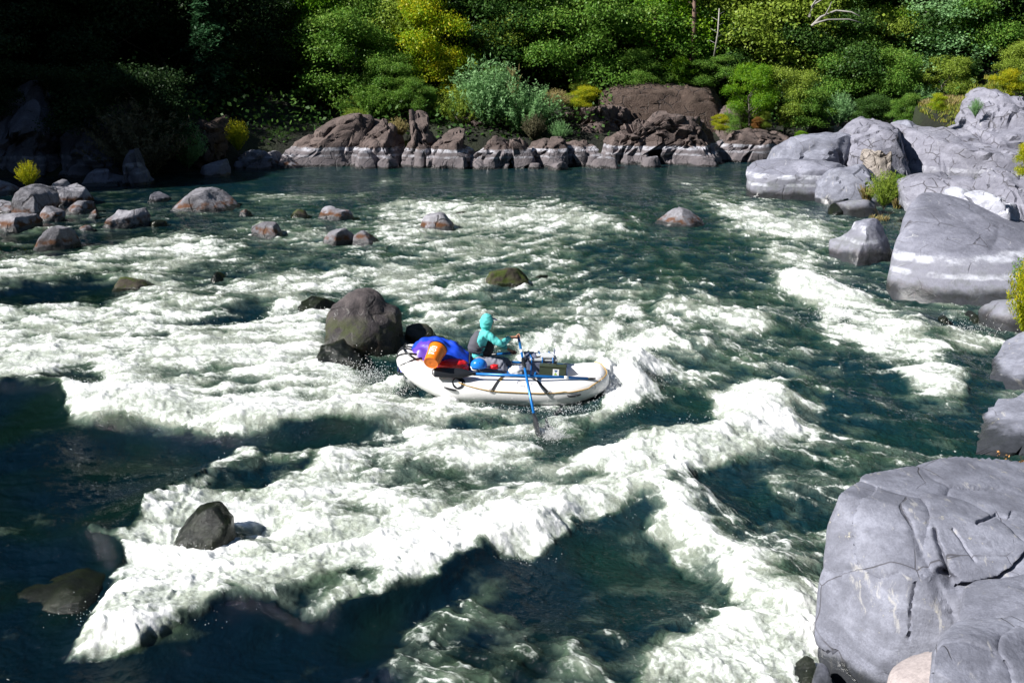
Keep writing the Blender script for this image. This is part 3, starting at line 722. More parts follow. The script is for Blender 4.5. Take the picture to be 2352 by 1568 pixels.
# ------------------------------------------------------------------ far bank rocks
SK = np.array([[1.0, 0, .55], [0, 1, 0], [-.25, 0, 1.5]])      # slanted jointing
def R(label, pts, base, depth, mat, **k):
    return rock(k.pop('name', 'rock'), label, pts, base, depth, mat, **k)
bank = 'jagged brown rocks along the far bank'
FAR = [
 ('sloping brown rock with a white waterline, lit, at the left end of the far rocks', [(660, 345), (690, 332), (732, 299), (762, 276), (823, 268), (842, 280), (832, 330), (815, 392), (655, 392)], 386, 2.2, M_BROWN, dict(level=5, planes=5, chis=(1.5, .16), lean=.55, skew=SK)),
 ('dark-faced rock joined to the right of the lit sloping rock', [(820, 330), (836, 290), (856, 283), (878, 286), (895, 302), (915, 325), (925, 356), (922, 392), (815, 392)], 386, 1.9, M_BROWN, dict(level=5, planes=5, chis=(.9, .2), lean=.5)),
 ('small dark rock in the shadow below the two big sloping rocks', [(818, 372), (825, 352), (845, 348), (862, 362), (868, 392), (815, 392)], 388, .7, M_BROWN, dict(level=4)),
 ('low dark wet rock left of the pointed knob', [(868, 378), (885, 360), (905, 362), (918, 392), (866, 392)], 388, .7, M_BROWN, dict(level=4)),
 ('tall rock knob with an upright crown beside the orange bush', [(922, 392), (925, 355), (948, 325), (936, 290), (936, 266), (957, 250), (975, 266), (979, 302), (999, 325), (997, 392)], 387, 1.5, M_BROWN, dict(level=5, chis=(.7, .18), lean=.35)),
 ('rounded grey-brown rock leaning right below the crown peak', [(992, 392), (997, 336), (1014, 309), (1044, 289), (1062, 302), (1060, 336), (1092, 358), (1090, 392)], 388, 1.7, M_BROWN, dict(level=5, planes=5, chis=(1.2, .15), lean=.45)),
 ('highest pointed crown of rock at the foot of the grey willow', [(1015, 296), (1054, 262), (1090, 243), (1104, 232), (1122, 232), (1130, 252), (1147, 282), (1165, 312), (1130, 345), (1040, 345)], 372, 1.8, M_BROWN, dict(Y=60.5, level=5, chis=(.6, .22), lean=.3)),
 ('block with a pale face in front of the crown peak', [(1086, 392), (1086, 345), (1118, 329), (1165, 317), (1174, 353), (1165, 392)], 389, 1.2, M_BROWN, dict(level=5, chis=(.8, .2), lean=.4)),
 ('narrow rock with a dark cleft on its left side, mid far bank', [(1160, 392), (1172, 345), (1172, 323), (1199, 314), (1221, 336), (1224, 392)], 388, 1.1, M_BROWN, dict(level=4, chis=(.8, .2), lean=.4)),
 ('flat-topped rock below the two grey shrubs', [(1216, 392), (1221, 333), (1253, 321), (1290, 324), (1306, 339), (1302, 392)], 386, 1.3, M_BROWN, dict(level=5, planes=6, chis=(1., .18), lean=.4)),
 ('dark shadowed rock right of the flat-topped rock', [(1298, 388), (1300, 329), (1323, 319), (1360, 334), (1373, 360), (1362, 388)], 384, 1.2, M_BROWN, dict(level=4, chis=(.8, .25), lean=.3)),
 ('small pointed grey rock at the waterline by the white foam line', [(1250, 396), (1268, 380), (1290, 374), (1300, 380), (1302, 396)], 392, .5, M_BROWN, dict(level=3)),
 ('small round rock at the waterline left of the pointed one', [(1210, 392), (1220, 378), (1238, 378), (1244, 392)], 389, .4, M_BROWN, dict(level=3)),
 ('broken rock shelf behind the front row, below the yellow-green bush', [(1290, 262), (1317, 246), (1405, 246), (1475, 264), (1485, 312), (1370, 345), (1290, 345)], 360, 2.2, M_BROWN, dict(Y=61, level=5, chis=(.9, .3), lean=.35, skew=SK)),
 ('wide russet slab of rock lying highest on the far bank', [(1396, 250), (1400, 211), (1431, 197), (1519, 195), (1625, 203), (1672, 207), (1702, 246), (1713, 305), (1640, 330), (1480, 300), (1400, 290)], 352, 3.0, M_RUSSET, dict(Y=63, level=5, planes=4, chis=(1.6, .12), lean=.35)),
 ('steep grey end block of the russet slab, right side', [(1650, 250), (1680, 240), (1702, 250), (1722, 290), (1722, 330), (1650, 335)], 350, 1.6, M_BROWN, dict(Y=62, level=4, chis=(.7, .2), lean=.2)),
 ('slanted ridge of rock with a white waterline, left of the two', [(1345, 388), (1361, 343), (1427, 308), (1489, 282), (1528, 266), (1584, 280), (1588, 317), (1484, 355), (1470, 388)], 383, 1.8, M_BROWN, dict(level=5, chis=(.9, .32), lean=.5, skew=SK)),
 ('slanted ridge of rock with dark clefts, right of the two', [(1462, 388), (1471, 348), (1581, 305), (1583, 284), (1625, 279), (1651, 302), (1672, 326), (1670, 352), (1648, 388)], 381, 1.8, M_BROWN, dict(level=5, chis=(.8, .34), lean=.5, skew=SK)),
 ('low brown rock at the right end of the far rocks beside the grey headland', [(1650, 382), (1656, 350), (1691, 322), (1700, 306), (1757, 302), (1808, 308), (1818, 343), (1830, 382)], 375, 1.8, M_BROWN, dict(level=5, planes=5, chis=(1.2, .22), lean=.5)),
 ('dark wet stone at the waterline below the left slanted ridge', [(1350, 390), (1362, 366), (1390, 360), (1412, 368), (1420, 390)], 388, .7, M_BROWN, dict(level=4)),
 ('dark wet stone at the waterline between the slanted ridges', [(1470, 388), (1480, 366), (1510, 362), (1520, 388)], 386, .5, M_BROWN, dict(level=4)),
 ('dark wet stone at the waterline below the right slanted ridge', [(1580, 386), (1590, 364), (1622, 360), (1640, 372), (1644, 386)], 384, .5, M_BROWN, dict(level=4)),
 ('brown boulder half hidden among the bushes above the headland', [(1860, 312), (1868, 285), (1900, 264), (1945, 268), (1950, 318)], 350, 1.5, M_RUSSET, dict(Y=62, level=4, chis=(.8, .2))),
 ('small tan boulder among the bushes above the headland', [(1905, 312), (1912, 296), (1932, 290), (1950, 306), (1950, 318)], 352, .8, M_BEIGE, dict(Y=61, level=3)),
 ('brown boulder under the bushes nearest the headland dome', [(1950, 316), (1955, 290), (1985, 280), (2000, 300), (1996, 320)], 352, 1.2, M_RUSSET, dict(Y=61, level=4, chis=(.8, .2))),
 ('pale cobbles rock at the foot of the lit sloping rock', [(610, 366), (618, 352), (634, 350), (648, 366), (652, 386), (608, 386)], 383, .7, M_LEFT, dict(level=3)),
 ('low rock spit running left from the sloping rock', [(640, 388), (652, 374), (690, 376), (700, 390)], 387, .5, M_LEFT, dict(level=3)),
]
for i, (lb, pts, base, dep, mat, k) in enumerate(FAR):
    cxx = sum(p[0] for p in pts) / len(pts); wid = 1.14
    R(lb, [(cxx + (a - cxx) * wid, b - 3) for a, b in pts], base, dep, mat, seed=20 + i, group=bank, **{**dict(pw=.5), **k})
rq = random.Random(12)
for i in range(30):                                  # broken stones filling the gaps of the far bank
    bx = 660 + 38 * i + rq.uniform(-12, 12); w = rq.uniform(16, 34); hh_ = rq.uniform(22, 60); yb = rq.uniform(352, 384)
    out = [(bx + w * math.cos(a) * rq.uniform(.8, 1.15), yb - hh_ * .5 + hh_ * .5 * math.sin(a) * rq.uniform(.85, 1.1)) for a in np.linspace(0, 5.6, 8)]
    rock('rock', 'small broken brown stone wedged between the larger rocks of the far bank', out, 384, .9, M_BROWN, level=3, planes=5, chis=(.6, .12), seed=500 + i, pw=.5, lean=.3, Y=59.2 + (384 - yb) * .07, group='small stones between the far bank rocks')
SHC = [
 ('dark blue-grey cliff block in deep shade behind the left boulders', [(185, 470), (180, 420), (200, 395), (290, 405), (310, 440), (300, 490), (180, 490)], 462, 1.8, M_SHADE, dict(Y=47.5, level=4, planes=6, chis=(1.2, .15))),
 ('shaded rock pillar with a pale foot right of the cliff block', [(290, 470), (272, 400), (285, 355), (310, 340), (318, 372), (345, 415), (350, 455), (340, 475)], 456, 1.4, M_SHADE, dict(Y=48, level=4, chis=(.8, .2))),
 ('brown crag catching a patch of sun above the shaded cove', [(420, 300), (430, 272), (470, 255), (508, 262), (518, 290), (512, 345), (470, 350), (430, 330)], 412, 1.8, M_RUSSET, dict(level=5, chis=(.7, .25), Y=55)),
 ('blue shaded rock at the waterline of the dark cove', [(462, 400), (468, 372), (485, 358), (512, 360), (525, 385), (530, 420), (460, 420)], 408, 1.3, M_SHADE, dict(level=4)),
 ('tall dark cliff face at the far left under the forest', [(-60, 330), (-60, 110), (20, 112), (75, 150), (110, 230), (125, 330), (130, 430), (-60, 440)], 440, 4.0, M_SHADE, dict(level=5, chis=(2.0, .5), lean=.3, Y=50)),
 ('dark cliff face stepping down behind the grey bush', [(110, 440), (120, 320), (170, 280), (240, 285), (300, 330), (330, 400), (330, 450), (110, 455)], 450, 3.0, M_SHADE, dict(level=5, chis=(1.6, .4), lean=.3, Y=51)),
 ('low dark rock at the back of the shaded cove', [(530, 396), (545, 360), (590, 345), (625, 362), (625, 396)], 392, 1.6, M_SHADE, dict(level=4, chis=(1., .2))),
]
for i, (lb, pts, base, dep, mat, k) in enumerate(SHC):
    R(lb, pts, base, dep, mat, seed=60 + i, group='shaded rocks of the left bank', **k)

# ------------------------------------------------------------------ left boulders
LB = [
 ('grey boulder at the left edge behind the pile', [(-40, 452), (-40, 416), (20, 411), (42, 427), (48, 452)], 448, 1.0, M_LEFT, dict(level=4)),
 ('large brown-grey boulder in the middle of the left pile', [(22, 458), (60, 428), (92, 419), (112, 437), (120, 470), (100, 512), (40, 500)], 500, 1.4, M_LEFT, dict(level=5, planes=8)),
 ('pale cracked boulder at the top of the left pile beside the yellow-green bush', [(98, 425), (118, 412), (138, 416), (148, 430), (166, 424), (190, 433), (208, 456), (202, 480), (110, 485)], 476, 1.3, M_LEFTP, dict(level=5, planes=8)),
 ('round grey boulder at the left edge of the pile', [(-30, 500), (-30, 465), (20, 456), (36, 467), (28, 500)], 494, .8, M_LEFTP, dict(level=4)),
 ('flat whitish boulder at the left edge nearest the rapids', [(-40, 538), (-40, 500), (34, 491), (76, 493), (96, 507), (96, 524), (34, 540)], 533, .9, M_LEFTP, dict(level=5)),
 ('small white-topped rock standing below the left pile', [(97, 520), (95, 486), (113, 463), (124, 480), (145, 486), (142, 520)], 511, .6, M_LEFTP, dict(level=4)),
 ('slanted grey rock right of the left pile', [(146, 496), (150, 482), (175, 463), (204, 463), (218, 486), (216, 500)], 494, .8, M_LEFT, dict(level=4)),
 ('small round cobble beside the slanted grey rock', [(203, 506), (205, 488), (216, 481), (228, 488), (226, 506)], 501, .4, M_LEFT, dict(level=3)),
 ('pale flat-topped boulder with rust-coloured foot', [(213, 500), (228, 488), (249, 479), (260, 484), (286, 488), (323, 479), (338, 501), (334, 536), (262, 536), (226, 520)], 528, 1.0, M_LEFTP, dict(level=5, planes=9)),
 ('low black rock trailing right of the pale flat-topped boulder', [(334, 524), (338, 508), (360, 506), (380, 508), (384, 524)], 519, .4, M_WETB, dict(level=3)),
 ('big grey boulder with a long sloping right side in the left shallows', [(366, 495), (366, 454), (380, 437), (410, 424), (454, 431), (487, 432), (524, 454), (575, 490), (560, 500), (420, 498)], 489, 1.7, M_LEFT, dict(level=5, planes=9)),
 ('small round rock at the right foot of the big grey boulder', [(546, 498), (550, 486), (562, 481), (578, 490), (580, 500)], 496, .35, M_LEFT, dict(level=3)),
 ('dim rock behind the big grey boulder', [(336, 472), (353, 440), (375, 434), (388, 452), (380, 475)], 466, .9, M_SHADE, dict(level=4)),
 ('squat boulder with an orange waterline at the left', [(60, 590), (80, 545), (120, 521), (152, 525), (186, 553), (188, 584), (100, 592)], 577, .8, M_LEFT, dict(level=5, planes=7)),
 ('flat brown rock just out of the water', [(165, 540), (172, 527), (192, 518), (220, 520), (236, 540)], 534, .5, M_LEFT, dict(level=4)),
 ('mossy wedge-shaped rock upstream of the knobbed rock', [(655, 504), (664, 490), (680, 481), (698, 485), (720, 508)], 501, .5, M_MOSSY, dict(level=4)),
 ('flat rock with a round grey knob on top', [(712, 516), (716, 496), (736, 487), (742, 475), (754, 471), (770, 481), (800, 484), (812, 500), (800, 516)], 509, .7, M_LEFTP, dict(level=4, planes=5)),
 ('low dark rock sloping down to the right, left mid-river', [(560, 538), (574, 520), (600, 504), (626, 509), (680, 556), (616, 556)], 548, .7, M_LEFT, dict(level=4, planes=6)),
 ('left of the two grey-blue twin rocks in mid-river', [(740, 570), (745, 545), (756, 528), (792, 522), (812, 545), (808, 572), (768, 578)], 566, .7, M_LEFT, dict(level=4, planes=8)),
 ('right of the two grey-blue twin rocks in mid-river', [(808, 572), (812, 540), (832, 529), (878, 556), (876, 574)], 564, .6, M_LEFT, dict(level=4, planes=7)),
 ('rust-coloured rock alone in the white water upstream', [(952, 542), (960, 512), (975, 494), (1010, 489), (1056, 508), (1066, 540)], 533, .7, M_LEFTP, dict(level=4, planes=6)),
 ('grey pointed rock upstream near the right channel', [(1488, 526), (1494, 508), (1508, 490), (1540, 479), (1562, 476), (1590, 487), (1612, 505), (1645, 520), (1645, 532), (1500, 530)], 523, .9, M_LEFT, dict(level=4, planes=6)),
 ('mossy black rock awash in the middle of the river', [(1105, 668), (1112, 648), (1127, 625), (1165, 616), (1215, 619), (1228, 635), (1204, 660), (1150, 672)], 660, .5, M_MOSSY, dict(level=5, planes=3)),
 ('small black rock in the foam behind the mossy rock', [(1215, 642), (1235, 632), (1262, 634), (1250, 646)], 641, .3, M_WETB, dict(level=3)),
 ('flat rock capped with bright green moss, awash at the left', [(230, 656), (240, 642), (280, 639), (330, 648), (360, 662), (300, 674), (240, 668)], 666, .6, M_MOSSY, dict(level=4, planes=2)),
 ('small black rock breaking the water at the left', [(478, 650), (486, 630), (504, 620), (518, 625), (518, 655)], 646, .35, M_WETB, dict(level=3)),
 ('little dark rock at the edge of the upstream rapid', [(1035, 498), (1050, 486), (1075, 486), (1090, 498)], 496, .3, M_WETB, dict(level=3)),
]
for i, (lb, pts, base, dep, mat, k) in enumerate(LB):
    R(lb, pts, base, dep, mat, seed=100 + i, group='boulders in and beside the river', **{**dict(lean=.15, pw=.62), **k, 'planes': k.get('planes', 7) + 2})
# mid-river boulders beside the raft
R('large brown-faced boulder with a dark right side behind the raft', [(742, 830), (748, 753), (750, 727), (768, 698), (781, 693), (807, 679), (841, 675), (864, 689), (882, 704), (908, 712), (919, 727), (917, 745), (925, 780), (925, 830), (850, 860)], 815, .85, M_DARKB, level=5, planes=0, lean=.22, seed=203, rough=.045, group='dark boulders behind the raft')
R('small rounded boulder with green moss touching the raft', [(929, 800), (931, 752), (940, 738), (961, 736), (978, 739), (993, 755), (998, 780), (994, 810), (940, 815)], 795, .30, M_DARKB, level=5, planes=5, lean=.1, seed=207, rough=.02, group='dark boulders behind the raft')
R('dark gap rock between the large and the small boulder', [(900, 820), (904, 775), (925, 768), (945, 780), (950, 820)], 806, .3, M_WETB, level=4, seed=208, group='dark boulders behind the raft')
R('wet black rock with water pouring over its foot, below the large boulder', [(700, 850), (716, 775), (770, 762), (822, 790), (850, 850), (830, 890), (720, 890)], 868, .45, M_WETB, level=5, planes=0, lean=.9, seed=209, rough=.06, group='dark boulders behind the raft').location.z -= .40
R('low water-washed rock to the left of the large boulder', [(672, 720), (684, 698), (711, 683), (745, 687), (775, 702), (770, 730)], 716, .5, M_WETB, level=4, planes=2, seed=210, group='dark boulders behind the raft')
R('glossy black boulder in the white foam of the lower rapid', [(318, 1310), (352, 1280), (398, 1252), (414, 1212), (440, 1186), (488, 1180), (527, 1203), (536, 1256), (548, 1300), (450, 1320)], 1280, .40, M_WETB, level=5, planes=1, lean=.55, seed=211, rough=.05, pw=.6)
R('big dark green boulder lying just under the clear water', [(-160, 1540), (-160, 1300), (0, 1262), (70, 1244), (145, 1252), (205, 1298), (250, 1370), (236, 1460), (170, 1540)], 1520, 1.2, M_WETB, level=5, planes=0, lean=.9, seed=212, rough=.03).location.z -= .93
print('left rocks', time.time() - T0)

# ------------------------------------------------------------------ right bank
hd = 'grey rocks of the right bank'
RB = [
 ('smooth grey nose of the headland dipping into the river', [(1728, 470), (1732, 405), (1738, 386), (1756, 374), (1826, 368), (1915, 372), (1960, 400), (1975, 480), (1830, 480)], 462, 2.0, M_GREYBAND, dict(level=5, planes=2, lean=.25, rough=.012, pw=.6, chis=(1.4, .07))),
 ('broad grey slab above the nose of the headland', [(1780, 385), (1805, 338), (1830, 315), (1888, 308), (1946, 308), (1985, 322), (1990, 400), (1900, 430), (1790, 420)], 440, 2.2, M_GREY, dict(level=5, planes=2, lean=.7, rough=.02, pw=.58, chis=(1.1, .10))),
 ('rounded cracked dome in the middle of the headland', [(1950, 345), (1966, 315), (1990, 289), (2025, 272), (2058, 268), (2086, 283), (2100, 310), (2090, 400), (1960, 410)], 440, 2.2, M_HEAD, dict(level=5, planes=2, lean=.6, rough=.02, pw=.6, chis=(.8, .10))),
 ('small smooth hump right of the cracked dome', [(2078, 320), (2084, 288), (2111, 281), (2134, 293), (2150, 330)], 425, 1.3, M_GREY, dict(level=4, planes=2, lean=.5)),
 ('long sloping cracked slab under the yellow grass', [(2075, 430), (2083, 303), (2146, 292), (2220, 306), (2262, 302), (2330, 330), (2440, 330), (2440, 440), (2239, 445)], 452, 3.6, M_HEAD, dict(level=5, planes=2, lean=.9, rough=.02, pw=.55, chis=(.8, .12))),
 ('high cracked grey knob at the right edge above the slab', [(2255, 330), (2262, 280), (2285, 240), (2302, 213), (2335, 203), (2400, 203), (2440, 230), (2440, 350)], 440, 2.8, M_HEAD, dict(level=5, planes=3, lean=.5, rough=.03, pw=.6, chis=(.55, .13))),
 ('cracked slab below the high knob at the right edge', [(2215, 370), (2250, 310), (2290, 285), (2345, 268), (2440, 265), (2440, 430), (2250, 430)], 446, 3.0, M_HEAD, dict(level=5, planes=3, lean=.8, rough=.025, pw=.55, chis=(.7, .12))),
 ('beige broken block set in the headland', [(1992, 384), (1998, 352), (2033, 342), (2053, 348), (2057, 372), (2040, 402), (1996, 402)], 450, .9, M_BEIGE, dict(level=4, planes=7, chis=(.6, .1))),
 ('lower middle block of the headland behind the bush', [(1885, 470), (1892, 425), (1927, 394), (1990, 382), (2045, 400), (2060, 470)], 474, 1.4, M_GREY, dict(level=5, planes=4, lean=.5, chis=(1.4, .08))),
 ('low pale ledge at the water below the headland bush', [(1925, 500), (1927, 458), (1966, 448), (2013, 459), (2025, 505)], 494, .9, M_GREYBAND, dict(level=4, planes=4, lean=.3)),
 ('dark wet rock piece beside the pale ledge', [(1900, 500), (1904, 474), (1920, 462), (1936, 478), (1940, 505)], 492, .5, M_WETB, dict(level=3)),
 ('bleached rock just behind the top of the great boulder', [(2185, 470), (2180, 440), (2205, 432), (2235, 440), (2245, 480)], 560, 1.0, M_WHITE, dict(level=4, planes=7, Y=31)),
 ('white fractured rock to the right of the great boulder top', [(2230, 500), (2235, 455), (2278, 445), (2335, 472), (2345, 530), (2260, 530)], 590, 1.3, M_WHITE, dict(level=5, planes=7, Y=29.5, chis=(.7, .1))),
 ('layered flaky slab at the right edge above the white rock', [(2248, 450), (2286, 412), (2350, 404), (2450, 404), (2450, 540), (2340, 530), (2260, 480)], 560, 2.2, M_HEAD, dict(level=5, planes=3, Y=32, chis=(.7, .12), lean=.6)),
 ('low rock with dried red plants behind the great boulder', [(2080, 460), (2085, 420), (2150, 405), (2240, 408), (2270, 440), (2250, 470)], 500, 1.6, M_HEAD, dict(level=4, planes=3, Y=35, chis=(1., .1), lean=.6)),
 ('textured boulder with a dark wet foot left of the great boulder', [(1905, 622), (1912, 582), (1916, 556), (1943, 548), (1974, 529), (1984, 514), (2040, 506), (2070, 560), (2040, 640)], 606, 1.1, M_GREYBAND, dict(level=5, planes=4, lean=.4, rough=.03)),
 ('low grey rock below the great boulder by the yellow bush', [(2255, 790), (2262, 728), (2275, 712), (2306, 698), (2390, 690), (2420, 790), (2330, 800)], 765, .9, M_GREYBAND, dict(level=4, planes=5, lean=.3)),
 ('small dark rock between the great boulder and the low grey rock', [(2206, 742), (2214, 724), (2240, 716), (2262, 730), (2266, 752)], 738, .5, M_WETB, dict(level=4)),
 ('little wet black stone in the splash below the great boulder', [(2154, 748), (2158, 730), (2172, 724), (2184, 732), (2186, 750)], 742, .25, M_WETB, dict(level=3)),
]
for i, (lb, pts, base, dep, mat, k) in enumerate(RB):
    if i < 9:
        cxx = sum(p[0] for p in pts) / len(pts); cyy = sum(p[1] for p in pts) / len(pts)
        pts = [(cxx + (a - cxx) * 1.10, cyy + (b - cyy) * (1.0 if b < cyy else 1.25)) for a, b in pts]
        k = {**k, 'pw': .5, 'planes': 7, 'level': max(5, k['level'])}
    R(lb, pts, base, dep, mat, seed=300 + i, group=hd, **k)
# the great boulder
hull_rock('rock', 'great smooth grey boulder with a white waterline on the right bank',
  [(2005, 640, 26.3), (2012, 720, 26.0), (2100, 740, 24.6), (2290, 760, 24.0), (2460, 790, 23.6), (2048, 500, 28.0), (2085, 428, 29.6), (2125, 416, 30.2), (2160, 424, 30.5), (2240, 470, 29.8), (2330, 520, 29.5), (2480, 560, 29.5), (2040, 540, 28.6), (2130, 580, 26.0), (2480, 700, 24.4), (2480, 600, 27.0), (2100, 500, 33.5), (2480, 560, 34.0)],
  M_GREYBAND, level=6, k=11, rough=.012, seed=5, group=hd, chis=(4.0, .05))
# right edge rocks by the camera
hull_rock('rock', 'upright grey rock with a black wet foot at the right edge of the river',
  [(2232, 985, 17.6), (2255, 900, 18.2), (2280, 845, 19.2), (2310, 775, 20.6), (2480, 700, 21.0), (2500, 980, 17.4), (2300, 990, 17.0), (2500, 800, 19.0), (2520, 700, 22.5), (2290, 900, 17.8)], M_GREY, level=5, k=60, seed=8, rough=.02, group=hd, chis=(.9, .07), planes=5)
hull_rock('rock', 'smooth grey rock with dried orange flowers at the right edge',
  [(2225, 1085, 14.6), (2240, 1040, 15.2), (2258, 985, 16.0), (2256, 950, 16.6), (2305, 900, 17.0), (2520, 860, 17.2), (2520, 1120, 14.0), (2330, 1120, 14.0), (2300, 1020, 15.2), (2540, 1000, 15.2)], M_GREY, level=5, k=60, seed=9, rough=.015, group=hd, chis=(.8, .05), planes=4)
F1 = hull_rock('rock', 'huge foreground boulder with a flat bluish top and lichen-streaked side',
  [(1856, 1700, 8.4), (1872, 1510, 9.3), (1884, 1330, 9.75), (1902, 1210, 9.95), (1926, 1132, 10.0), (1985, 1088, 10.7), (2110, 1066, 11.3), (2200, 1047, 11.7), (2290, 1052, 11.9), (2480, 1062, 12.4), (2620, 1100, 12.2),
   (2118, 1172, 9.7), (2190, 1290, 9.05), (2215, 1405, 8.7), (2350, 1330, 8.9), (2460, 1260, 9.4), (2640, 1340, 9.6), (2210, 1520, 8.1), (2120, 1640, 7.9), (1960, 1680, 8.3)],
  M_GREY, level=7, k=999, rough=.006, seed=11, group=hd, chis=(1.1, .035), planes=7,
  cuts=[([(2070, 1165), (2085, 1190), (2098, 1230), (2122, 1285), (2150, 1335), (2182, 1395), (2200, 1450)], 6, .035), ([(2146, 1215), (2152, 1240), (2166, 1280), (2178, 1320)], 4, .10), ([(2164, 1318), (2186, 1340)], 13, .25),
        ([(2200, 1352), (2240, 1345), (2300, 1332), (2335, 1305), (2365, 1270)], 7, .14), ([(2290, 1056), (2320, 1085), (2338, 1125)], 4, .07), ([(2245, 1200), (2290, 1180), (2320, 1190), (2340, 1150)], 3, .05), ([(2100, 1340), (2092, 1400), (2086, 1475)], 2.5, .05), ([(2190, 1215), (2240, 1290)], 2.5, .03)])
hull_rock('rock', 'grey ledge under the huge foreground boulder', [(2200, 1345, 8.45), (2230, 1330, 8.6), (2620, 1290, 8.7), (2620, 1420, 7.6), (2190, 1430, 7.75), (2215, 1395, 8.0), (2620, 1340, 9.2), (2240, 1350, 9.2), (2240, 1460, 8.0)], M_GREY, level=5, k=16, seed=12, rough=.02, group=hd)
hull_rock('rock', 'bluish striped rock in the bottom right corner', [(2120, 1720, 6.3), (2142, 1560, 6.75), (2152, 1478, 7.2), (2200, 1422, 7.5), (2262, 1396, 7.7), (2380, 1376, 7.8), (2620, 1370, 7.9), (2640, 1700, 6.3), (2300, 1780, 5.9), (2150, 1500, 6.7)], M_GREY, level=6, k=999, seed=13, rough=.01, group=hd, chis=(.7, .035), planes=5)
hull_rock('rock', 'pale pinkish rock beside the striped corner rock', [(2005, 1680, 7.2), (2022, 1590, 7.35), (2040, 1530, 7.45), (2075, 1503, 7.6), (2140, 1486, 7.6), (2200, 1490, 7.4), (2240, 1680, 6.6), (2100, 1760, 6.4), (2160, 1600, 6.9)], M_PINK, level=5, k=12, seed=14, rough=.01, group=hd)
hull_rock('rock', 'small grey rock at the foot of the huge foreground boulder', [(1850, 1640, 8.6), (1862, 1560, 8.8), (1880, 1512, 9.0), (1905, 1530, 8.9), (1930, 1640, 8.4), (1880, 1600, 9.3), (1870, 1650, 8.3)], M_GREY, level=4, k=12, seed=15, rough=.03, group=hd)
R('black wet stone in the foam at the foot of the huge boulder', [(1808, 1600), (1815, 1560), (1832, 1526), (1862, 1516), (1884, 1530), (1880, 1600)], 1585, .25, M_WETB, level=4, seed=16, group=hd)
print('rocks', time.time() - T0)
# ================================================================== VEGETATION
LAND = [(-999, 'over the far left cliff'), (130, 'above the grey-brown bush'), (420, 'above the shaded cove'), (620, 'behind the large rounded alder'), (880, 'behind the tall yellow tree'), (1080, 'behind the grey willow thicket'),
        (1300, 'behind the rust-leaved sapling'), (1480, 'behind the bare reddish trunks'), (1680, 'behind the vivid yellow-green bush'), (1850, 'behind the pale dead branches'), (2050, 'behind the headland dome'), (2200, 'behind the high grey knob')]
LEAFW = {'alder': 'green', 'olive': 'olive green', 'dark': 'dark green', 'bright': 'bright green', 'conifer': 'dark', 'spruce': 'blue-green', 'dim': 'dim', 'willow': 'grey-green'}
KINDW = {'broad': 'broadleaf tree', 'slim': 'slender tree', 'conifer': 'conifer', 'willow': 'willow bush'}
def where(px): return [w for a, w in LAND if px >= a][-1]
kind_name = {'broad': 'broadleaf_tree', 'slim': 'slender_tree', 'conifer': 'conifer_tree', 'willow': 'willow_shrub'}
def leaf_mat(name, cols, trans=.35, rough=.6):
    """leaves of several tones, one tone per leaf"""
    m = bpy.data.materials.new(name); m.use_nodes = True
    n, l = m.node_tree.nodes, m.node_tree.links; n.clear()
    o = n.new('ShaderNodeOutputMaterial'); g = n.new('ShaderNodeNewGeometry')
    at = n.new('ShaderNodeAttribute'); at.attribute_name = 'tone'
    r = n.new('ShaderNodeValToRGB'); r.color_ramp.interpolation = 'LINEAR'
    e = r.color_ramp.elements
    for i, c in enumerate(cols):
        if i < 2: q = e[i]; q.position = i / (len(cols) - 1)
        else: q = e.new(i / (len(cols) - 1))
        q.color = (*c, 1)
    if len(cols) > 2: 
        e[1].position = 1 / (len(cols) - 1)
    d = n.new('ShaderNodeBsdfDiffuse'); tr = n.new('ShaderNodeBsdfTranslucent'); gl = n.new('ShaderNodeBsdfGlossy')
    gl.inputs['Roughness'].default_value = .45; gl.inputs['Color'].default_value = (.8, .8, .8, 1)
    mx = n.new('ShaderNodeMixShader'); mx.inputs[0].default_value = trans
    m2 = n.new('ShaderNodeMixShader'); m2.inputs[0].default_value = .012
    l.new(at.outputs['Fac'], r.inputs[0]); l.new(r.outputs[0], d.inputs[0]); l.new(r.outputs[0], tr.inputs[0])
    l.new(d.outputs[0], mx.inputs[1]); l.new(tr.outputs[0], mx.inputs[2]); l.new(mx.outputs[0], m2.inputs[1]); l.new(gl.outputs[0], m2.inputs[2])
    l.new(m2.outputs[0], o.inputs[0])
    return m
